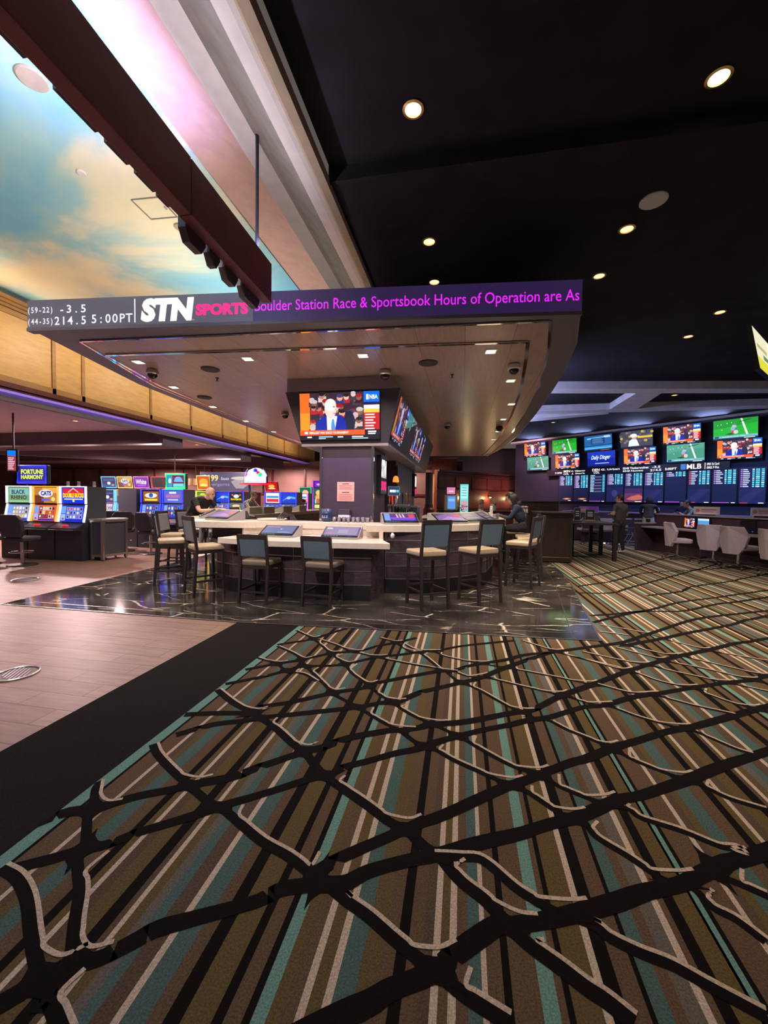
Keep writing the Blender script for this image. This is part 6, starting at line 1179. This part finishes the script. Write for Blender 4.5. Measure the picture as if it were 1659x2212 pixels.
for i in range(46):
    t = q.random()*6.28; r_ = q.random()*.2; z = 1.02 + q.random()*.26; c = Vector((r_*math.cos(t), r_*math.sin(t), z)); d = Vector((math.cos(t), math.sin(t), .6)).normalized()*.09; s_ = Vector((-math.sin(t), math.cos(t), 0))*.03
    g.add([c, c + d*.5 + s_, c + d, c + d*.5 - s_], [(0, 1, 2, 3)])
tag(g.build('foliage', 'leaf', e), kind='stuff')
for s, lab in ((2.05, 'brass wall sconce on the cherry wall, leftmost of three'), (4.0, 'brass wall sconce on the cherry wall, middle of three'), (5.95, 'brass wall sconce on the cherry wall, rightmost, beside the dark-haired head')):
    p_ = wl(s, 1.66, .02); e = empty('wall_sconce', tuple(p_), ang, lab, 'lamp', 'sconces on the cherry wall'); MB().lathe([(.07, 0), (.07, .02)], (0, 0, .12), 12).build('sconce_plate', 'gold', e); MB().tube([(0, 0, .10), (-.02, -.12, .14), (-.06, -.16, .06)], .012, 8).build('sconce_arm', 'gold', e); MB().lathe([(.04, .08), (.10, 0), (.095, 0)], (-.06, -.16, -.02), 16).build('sconce_shade', 'gold', e); MB().ball((-.06, -.16, -.01), .055, 10, 8).build('bulb', 'lamp', e)
    light('POINT', 'sconce_lamp', tuple(p_ + Vector((.05, -.3, -.08))), 16, (1.0, .72, .35), .05)
e = empty('neon_sign', (-1.18, 21.75, 1.75), 0, 'green and white lit sign on the tan wall left of the cherry panels', 'sign'); MB().box((.05, .03, .55), (.36, .06, 1.15)).build('sign_board', 'tvframe', e); MB().pic((-.10, -.002, .02), (.30, 0, 0), (0, 0, 1.06), [P(rect(0, 0, 1, 1), S(150, 120, 80)), P(rect(.05, .5, .9, .46), S(110, 225, 90)), P(ell(.5, .7, .3, .14), S(60, 170, 60)), P(rect(.05, .06, .9, .38), S(225, 200, 195)), P(rect(.2, .15, .5, .15), S(190, 90, 110))]).build('sign_face', 'screen', e)
e = empty('island_column', (-1.15, 14.45, 0), 0, 'dark round column at the far end of the island below the screen row', 'column'); MB().lathe([(.20, 0), (.20, 1.12), (.15, 1.18), (.15, 1.3)], n=16).build('column_base', 'redtrim', e); MB().lathe([(.13, 1.3), (.13, 2.42)], n=16).build('column_shaft', 'tvshell', e)

# ---------------------------------------------------------------- people
M['skin'] = mat('skin', (.52, .30, .21), .55); M['skintan'] = mat('skin_tan', (.38, .21, .145), .55); M['skinpink'] = mat('skin_pink', (.60, .34, .27), .5)
M['blackshirt'] = mat('black_tee', (.016, .016, .018), .85); M['navy'] = mat('navy_fleece', (.030, .042, .072), .9, noise=(30, .2)); M['polo'] = mat('charcoal_polo', (.055, .052, .056), .85); M['trousers'] = mat('black_trousers', (.014, .016, .024), .85); M['jeans'] = mat('light_jeans', (.33, .36, .36), .85, noise=(20, .1)); M['shoe'] = mat('dark_shoe', (.02, .02, .02), .5); M['whiteshoe'] = mat('white_shoe', (.6, .58, .56), .6); M['hairdark'] = mat('dark_hair', (.012, .010, .010), .6, noise=(60, .4, (1, 1, 6))); M['hairblond'] = mat('blond_hair', (.50, .37, .20), .6, noise=(50, .3, (1, 1, 5))); M['hairgrey'] = mat('greying_hair', (.07, .06, .055), .7); M['green'] = mat('grey_green_shirt', (.10, .14, .13), .85); M['lilac'] = mat('lilac_trousers', (.36, .28, .40), .85); M['jacket'] = mat('dark_jacket', (.018, .022, .026), .8)
def plaid():
    m = mat('plaid_shirt', (.25, .22, .22), .85); nt = m.node_tree; b = nt.nodes['Principled BSDF']
    tc = nt.nodes.new('ShaderNodeTexCoord'); ck = nt.nodes.new('ShaderNodeTexChecker'); ck.inputs['Scale'].default_value = 26; ck.inputs['Color1'].default_value = (.42, .38, .36, 1); ck.inputs['Color2'].default_value = (.10, .09, .11, 1)
    nt.links.new(tc.outputs['Object'], ck.inputs['Vector']); nt.links.new(ck.outputs['Color'], b.inputs['Base Color']); return m
M['plaid'] = plaid()
def person(loc, rz, J, mats, lab, hair=None, hairmat='hairdark', voxel=.011, scale=1.0, head_yaw=0.0, head_pitch=0.0, group=None, glasses=False, hood=None, cap=None, bulk=1.0):
    """J: joints in metres, facing +Y, x right; 'hd' head centre"""
    skin, top, sleeve, leg, shoe = mats
    V3 = Vector; bm_v = []; bm_e = []; rad = []; segs = []
    def nd(p, r): bm_v.append(V3(p)); rad.append(r); return len(bm_v) - 1
    def ln(a, b, m_): bm_e.append((a, b)); segs.append((bm_v[a], bm_v[b], m_, rad[a]*(bulk if a < 4 else 1), rad[b]*(bulk if b < 4 else 1)))
    pel = nd(J['pel'], .135); wa_ = nd(V3(J['pel']).lerp(V3(J['chest']), .45), .130); ch = nd(J['chest'], .150); up = nd(V3(J['chest']).lerp(V3(J['neck']), .55), .115); nk = nd(J['neck'], .058); hd = V3(J['hd'])
    ln(pel, wa_, top); ln(wa_, ch, top); ln(ch, up, top); ln(up, nk, skin if not hood else top)
    h0 = nd(hd + V3((0, 0, -.02)), .062); ln(nk, h0, skin)
    hands = []
    for s in 'LR':
        sx = -1 if s == 'L' else 1
        sh = nd(J['sh' + s], .066); el = nd(J['el' + s], .046); wr = nd(J['wr' + s], .030); mid = nd(V3(J['sh' + s]).lerp(V3(J['el' + s]), .62), .050)
        ln(up, sh, top); ln(sh, mid, top); ln(mid, el, sleeve); ln(el, wr, sleeve)
        d = (V3(J['wr' + s]) - V3(J['el' + s])).normalized(); hn = V3(J.get('hn' + s, V3(J['wr' + s]) + d*.09)); d2 = (hn - V3(J['wr' + s])).normalized()
        pm = nd(hn - d2*.02, .036); ln(wr, pm, skin)
        side = d2.cross(V3((0, 0, 1))); side = side.normalized() if side.length > .1 else V3((1, 0, 0)); dn_ = side.cross(d2).normalized()
        for i, (o_, l_) in enumerate(((-.027, .055), (-.009, .066), (.009, .062), (.026, .048))):
            a = nd(hn + side*o_ + d2*.012, .0115); k_ = nd(hn + side*o_*1.1 + d2*(.012 + l_*.6) - dn_*.004, .0095); t = nd(hn + side*o_*1.1 + d2*(.008 + l_*.95) - dn_*.022, .008); ln(pm, a, skin); ln(a, k_, skin); ln(k_, t, skin)
        a = nd(hn - d2*.015 - side*sx*.036, .013); t = nd(hn + d2*.028 - side*sx*.052, .010); ln(pm, a, skin); ln(a, t, skin)
    for s in 'LR':
        lb = math.sqrt(bulk); hp = nd(J['hip' + s], .100*lb); kn = nd(J['kn' + s], .066*lb); an = nd(J['an' + s], .044); ln(pel, hp, leg); cm = nd(V3(J['kn' + s]).lerp(V3(J['an' + s]), .4), .062); ln(hp, kn, leg); ln(kn, cm, leg); ln(cm, an, leg)
        to = nd(J['to' + s], .036); hl = nd(V3(J['an' + s]) + V3((0, -.02, -.045)), .040); ln(an, hl, shoe); ln(hl, to, shoe)
    me = bpy.data.meshes.new('body'); me.from_pydata(bm_v, bm_e, []); ob = bpy.data.objects.new('body', me); col.objects.link(ob)
    ob.modifiers.new('s', 'SKIN'); sv = me.skin_vertices[0].data
    for i, r_ in enumerate(rad):
        k_ = (1.25, .80) if i in (1, 2, 3) else ((1.15, .88) if i == 0 else (1, 1))
        bk = bulk if i in (0, 1, 2, 3) else 1; sv[i].radius = (r_*k_[0]*bk, r_*k_[1]*bk)
    sv[0].use_root = True
    ss = ob.modifiers.new('u', 'SUBSURF'); ss.levels = ss.render_levels = 1
    dg = bpy.context.evaluated_depsgraph_get(); dg.update(); body = bpy.data.meshes.new_from_object(ob.evaluated_get(dg))
    bmy = bmesh.new(); bmy.from_mesh(body); bmesh.ops.delete(bmy, geom=[q_ for q_ in bmy.edges if not q_.link_faces], context='EDGES'); bmesh.ops.holes_fill(bmy, edges=[q_ for q_ in bmy.edges if len(q_.link_faces) == 1], sides=0); bmesh.ops.triangulate(bmy, faces=[q_ for q_ in bmy.faces if len(q_.verts) > 4]); bmesh.ops.recalc_face_normals(bmy, faces=bmy.faces); bmy.to_mesh(body); bmy.free()
    # head: skull, jaw, nose, ears, brow, joined and remeshed with the body
    HM = Matrix.Translation(hd) @ Matrix.Rotation(head_yaw, 4, 'Z') @ Matrix.Rotation(head_pitch, 4, 'X')
    h = MB(); h.xf = HM
    h.ball((0, -.008, .025), (.077, .098, .095), 20, 14); h.ball((0, .030, -.045), (.056, .060, .070), 16, 10); h.ball((0, .066, -.088), (.026, .024, .022), 10, 8)
    h.ball((0, .098, -.012), (.013, .020, .026), 10, 8); h.ball((0, .107, -.026), (.017, .015, .012), 10, 8); h.ball((0, .080, .022), (.050, .020, .012), 12, 8); h.ball((0, .086, -.056), (.024, .012, .008), 10, 6)
    for sx in (-1, 1): h.ball((sx*.078, -.008, -.005), (.012, .022, .034), 10, 8)
    h.tube([Vector((0, -.012, -.05)), HM.inverted() @ Vector(J['neck'])], .055, 12)
    nv = len(body.vertices); vs = [tuple(v.co) for v in body.vertices] + h.v; fs = [list(p.vertices) for p in body.polygons] + [[i + nv for i in f_] for f_ in h.f]
    jm = bpy.data.meshes.new('j'); jm.from_pydata(vs, [], fs); o2 = bpy.data.objects.new('j', jm); col.objects.link(o2)
    rm = o2.modifiers.new('r', 'REMESH'); rm.mode = 'VOXEL'; rm.voxel_size = voxel; rm.use_smooth_shade = True
    sm = o2.modifiers.new('sm', 'SMOOTH'); sm.factor = .5; sm.iterations = 2
    dg = bpy.context.evaluated_depsgraph_get(); dg.update(); fin = bpy.data.meshes.new_from_object(o2.evaluated_get(dg)); fin.name = 'person_body'
    for q_ in (ob, o2): bpy.data.objects.remove(q_)
    bmx = bmesh.new(); bmx.from_mesh(fin); left = set(bmx.verts); big = []
    while left:                            # keep the one continuous body, drop specks of the remesh
        st = [left.pop()]; isl = list(st)
        while st:
            for e_ in st.pop().link_edges:
                for v_ in e_.verts:
                    if v_ in left: left.discard(v_); st.append(v_); isl.append(v_)
        if len(isl) > len(big): big = isl
    kp = set(big); bmesh.ops.delete(bmx, geom=[v_ for v_ in bmx.verts if v_ not in kp], context='VERTS'); bmx.to_mesh(fin); bmx.free()
    names_ = list(dict.fromkeys([skin, top, sleeve, leg, shoe])); fin.materials.clear()
    for k_ in names_: fin.materials.append(M[k_])
    idx = []
    nz = Vector(J['neck'])
    segl = [(a, (b - a), max((b - a).length_squared, 1e-9), names_.index(m_), ra, rb) for a, b, m_, ra, rb in segs] + [(hd, Vector((0, .001, 0)), 1e-6, names_.index(skin), .09, .09)]
    for p in fin.polygons:
        c = p.center; best = 9; bi = 0
        for a, d, l2, mi, ra, rb in segl:
            t = (c - a).dot(d)/l2; t = 0 if t < 0 else (1 if t > 1 else t); q_ = (c - a - d*t).length - ra - (rb - ra)*t
            if q_ < best: best = q_; bi = mi
        idx.append(bi)
    fin.polygons.foreach_set('material_index', idx); fin.polygons.foreach_set('use_smooth', [True]*len(fin.polygons))
    e = empty('person', loc, rz, lab, 'person', group); e.scale = (scale,)*3
    bo = bpy.data.objects.new('body', fin); col.objects.link(bo); bo.parent = e
    ey = MB(); ey.xf = HM
    for sx in (-1, 1): ey.ball((sx*.031, .083, .004), (.012, .009, .007), 8, 6); 
    ey.build('eyes', 'hairdark', e)
    if glasses:
        g = MB(); g.xf = HM
        for sx in (-1, 1): g.tube([(sx*.032 + .02*math.cos(t*.7854), .104, .004 + .016*math.sin(t*.7854)) for t in range(8)], .003, 5, True); g.tube([(sx*.052, .104, .006), (sx*.082, .01, .004)], .003, 5)
        g.build('glasses', 'frame', e)
    if hair:
        g = MB(); g.xf = HM
        g.ball((0, -.014, .034), (.086, .105, .098), 24, 16)
        keep = []
        inv = HM.inverted()
        for f_ in g.f:
            c = inv @ (sum((Vector(g.v[i]) for i in f_), Vector())/len(f_))
            face = (c.y > .028 and c.z < .075) or (c.z < -.01 and c.y > -.02)
            if not face: keep.append(f_)
        g.f = keep; g.c = g.c[:len(keep)]; g.m = g.m[:len(keep)]
        if hair in ('long', 'bob'):
            L_ = .30 if hair == 'long' else .16
            for t in range(11):
                a = math.pi*(1.0 + (t/10)*1.0) if True else 0
                x_, y_ = .085*math.cos(a), -.018 + .095*math.sin(a)
                g.tube([(x_*.9, y_*.9, .06), (x_*1.08, y_*1.08 - .01, -.02), (x_*1.15, y_*1.12 - .02, -.02 - L_*.5), (x_*1.0, y_*1.0 - .03, -.02 - L_)], [.024, .030, .030, .012], 8)
        g.build('hair', hairmat, e, smooth=True)
    if cap:
        g = MB(); g.xf = HM; g.ball((0, -.01, .055), (.088, .106, .078), 20, 12); g.hexa([(-.07, .07, .045), (.07, .07, .045), (.06, .17, .035), (-.06, .17, .035)], [(-.07, .07, .055), (.07, .07, .055), (.06, .17, .045), (-.06, .17, .045)]); g.build('cap', cap, e, smooth=False)
    if hood:
        g = MB(); g.xf = HM
        if hood[0] == 'up': g.ball((0, -.03, .02), (.108, .115, .135), 20, 14)
        else: g.ball((0, -.115, -.15), (.12, .065, .075), 16, 10)
        g.build('hood', hood[1], e, smooth=True)
    return e
STAND = dict(pel=(0, 0, .93), chest=(0, -.01, 1.24), neck=(0, .005, 1.42), hd=(0, .03, 1.555), shL=(-.185, 0, 1.365), shR=(.185, 0, 1.365), elL=(-.24, -.01, 1.09), elR=(.24, -.01, 1.09), wrL=(-.08, .20, 1.06), wrR=(.08, .22, 1.05),
             hipL=(-.095, 0, .90), hipR=(.095, 0, .90), knL=(-.12, .03, .48), knR=(.12, .02, .48), anL=(-.135, -.01, .09), anR=(.14, -.02, .09), toL=(-.15, .15, .037), toR=(.17, .14, .037))
SIT = dict(pel=(0, 0, .10), chest=(0, .10, .40), neck=(0, .20, .57), hd=(0, .27, .70), shL=(-.18, .15, .50), shR=(.18, .15, .50), elL=(-.26, .32, .31), elR=(.26, .32, .31), wrL=(-.10, .55, .335), wrR=(.12, .56, .335),
           hipL=(-.10, .02, .085), hipR=(.10, .02, .085), knL=(-.13, .42, .06), knR=(.13, .42, .06), anL=(-.12, .36, -.36), anR=(.12, .36, -.36), toL=(-.12, .50, -.40), toR=(.12, .50, -.40))
def mod(base, **k): d = dict(base); d.update(k); return d
SZ = .775
# standing attendant, hands together at the waist, looking left
person((4.42, 12.62, 0), R(35), mod(STAND, shL=(-.205, 0, 1.365), shR=(.205, 0, 1.365), elR=(.30, .0, 1.08), elL=(-.28, .0, 1.10), wrL=(-.02, .24, 1.13), wrR=(.06, .27, 1.09), hnL=(.05, .28, 1.14), hnR=(-.02, .30, 1.11)), ('skintan', 'polo', 'skintan', 'trousers', 'whiteshoe'), 'standing man in a charcoal polo and dark trousers, hands together, beside the black high table', 'short', voxel=.0085, head_yaw=R(30), bulk=1.2)
# bald man leaning on the left counter
person((-5.90, 8.05, SZ + .05), fz(1, -.12), mod(SIT, chest=(0, .20, .41), neck=(0, .38, .555), hd=(0, .49, .65), shL=(-.20, .31, .52), shR=(.20, .31, .52), elL=(-.27, .46, .31), elR=(.27, .46, .31), wrL=(-.10, .70, .335), wrR=(.12, .71, .335)), ('skinpink', 'blackshirt', 'skinpink', 'jeans', 'shoe'), 'bald man in a black tee leaning on the left side of the bar', None, voxel=.0085, scale=1.10, head_pitch=-.25, bulk=1.25)
person((-6.02, 10.6, SZ + .05), fz(1, -.1), mod(SIT), ('skintan', 'plaid', 'skintan', 'jeans', 'shoe'), 'man in a plaid shirt and glasses seated at the left side of the bar', 'short', 'hairgrey', voxel=.009, head_pitch=-.2, glasses=True)
person((-6.33, 15.0, .60), fz(1, -.25), mod(SIT), ('skintan', 'jacket', 'jacket', 'trousers', 'shoe'), 'person in a dark cap and jacket seated before the tall green slot machines', 'short', voxel=.013, head_pitch=-.2, cap='hairdark')
# woman in navy hoodie on the right side of the bar
person((1.28, 8.83, SZ + .05), fz(-1, .12), mod(SIT, chest=(0, .12, .38), neck=(0, .22, .56), hd=(0, .29, .69), elL=(-.22, .30, .28), elR=(.24, .26, .26), wrL=(-.06, .50, .33), wrR=(.08, .47, .32)), ('skin', 'navy', 'navy', 'trousers', 'shoe'), 'dark-haired woman in a navy hoodie seated at the right side of the bar', 'long', voxel=.0085, head_pitch=-.3, hood=('down', 'navy'), bulk=1.18)
person((1.25, 17.1, .0), fz(-.8, .4), mod(STAND), ('skin', 'plaster', 'skin', 'trousers', 'shoe'), 'blond woman beyond the bar in front of the cherry wall', 'bob', 'hairblond', voxel=.014, scale=.93)
person((.80, 17.6, .0), fz(.9, -.4), mod(STAND), ('skin', 'skin', 'skin', 'trousers', 'shoe'), 'fair-haired person with bare shoulders left of the blond woman', 'bob', 'hairblond', voxel=.014, scale=.90)
# hooded person standing at the desk, seen from behind
person((6.02, 14.75, 0), fz(.5, 1), mod(STAND, chest=(0, .06, 1.24), neck=(0, .12, 1.40), hd=(0, .17, 1.52), shL=(-.19, .08, 1.36), shR=(.19, .08, 1.36), elL=(-.25, .2, 1.12), elR=(.25, .2, 1.12), wrL=(-.12, .42, 1.08), wrR=(.12, .42, 1.08)), ('skintan', 'jacket', 'jacket', 'jeans', 'shoe'), 'person in a dark hooded jacket and pale jeans seen from behind at the desk', None, voxel=.012, hood=('up', 'jacket'))
person((7.35, 14.6, .70), fz(-.95, .15), mod(SIT, wrL=(-.05, .42, .40), wrR=(.08, .44, .40)), ('skintan', 'green', 'skintan', 'trousers', 'shoe'), 'man in a grey green tee seated behind the race desk ledge', 'short', voxel=.012, scale=1.05, head_pitch=-.25)
person((8.15, 17.2, 0), fz(-.3, -1), mod(STAND), ('skintan', 'blackshirt', 'skintan', 'trousers', 'shoe'), 'dim figure in black standing at the betting counter left of the grey green tee', 'short', voxel=.014, scale=.93)
person((4.42, 17.6, .30), fz(-.2, -1), mod(SIT), ('skin', 'blackshirt', 'skin', 'trousers', 'shoe'), 'person whose head shows behind the far desk above the violet sign card', 'short', voxel=.014)
for x, y, z, rz, lab in ((7.30, 14.62, 0, 0, 'stool under the man in grey green behind the race desk'), (-6.35, 15.0, 0, 0, 'stool under the capped person at the slots'), (4.42, 17.62, -.2, 0, 'stool under the person behind the far desk')):
    zz = (.705 if x > 7 else .605 if x < 0 else .31)
    e = empty('round_stool', (x, y, 0), 0, lab, 'stool', 'round stools under seated players'); MB().lathe([(.20, zz - .07), (.21, zz - .03), (.19, zz)], n=18).build('seat', 'slotchair', e); MB().tube([(0, 0, .03), (0, 0, zz - .06)], .03, 8).build('stool_post', 'steel', e); MB().lathe([(.2, 0), (.19, .02), (.03, .04)], n=18).build('stool_base', 'frame', e)
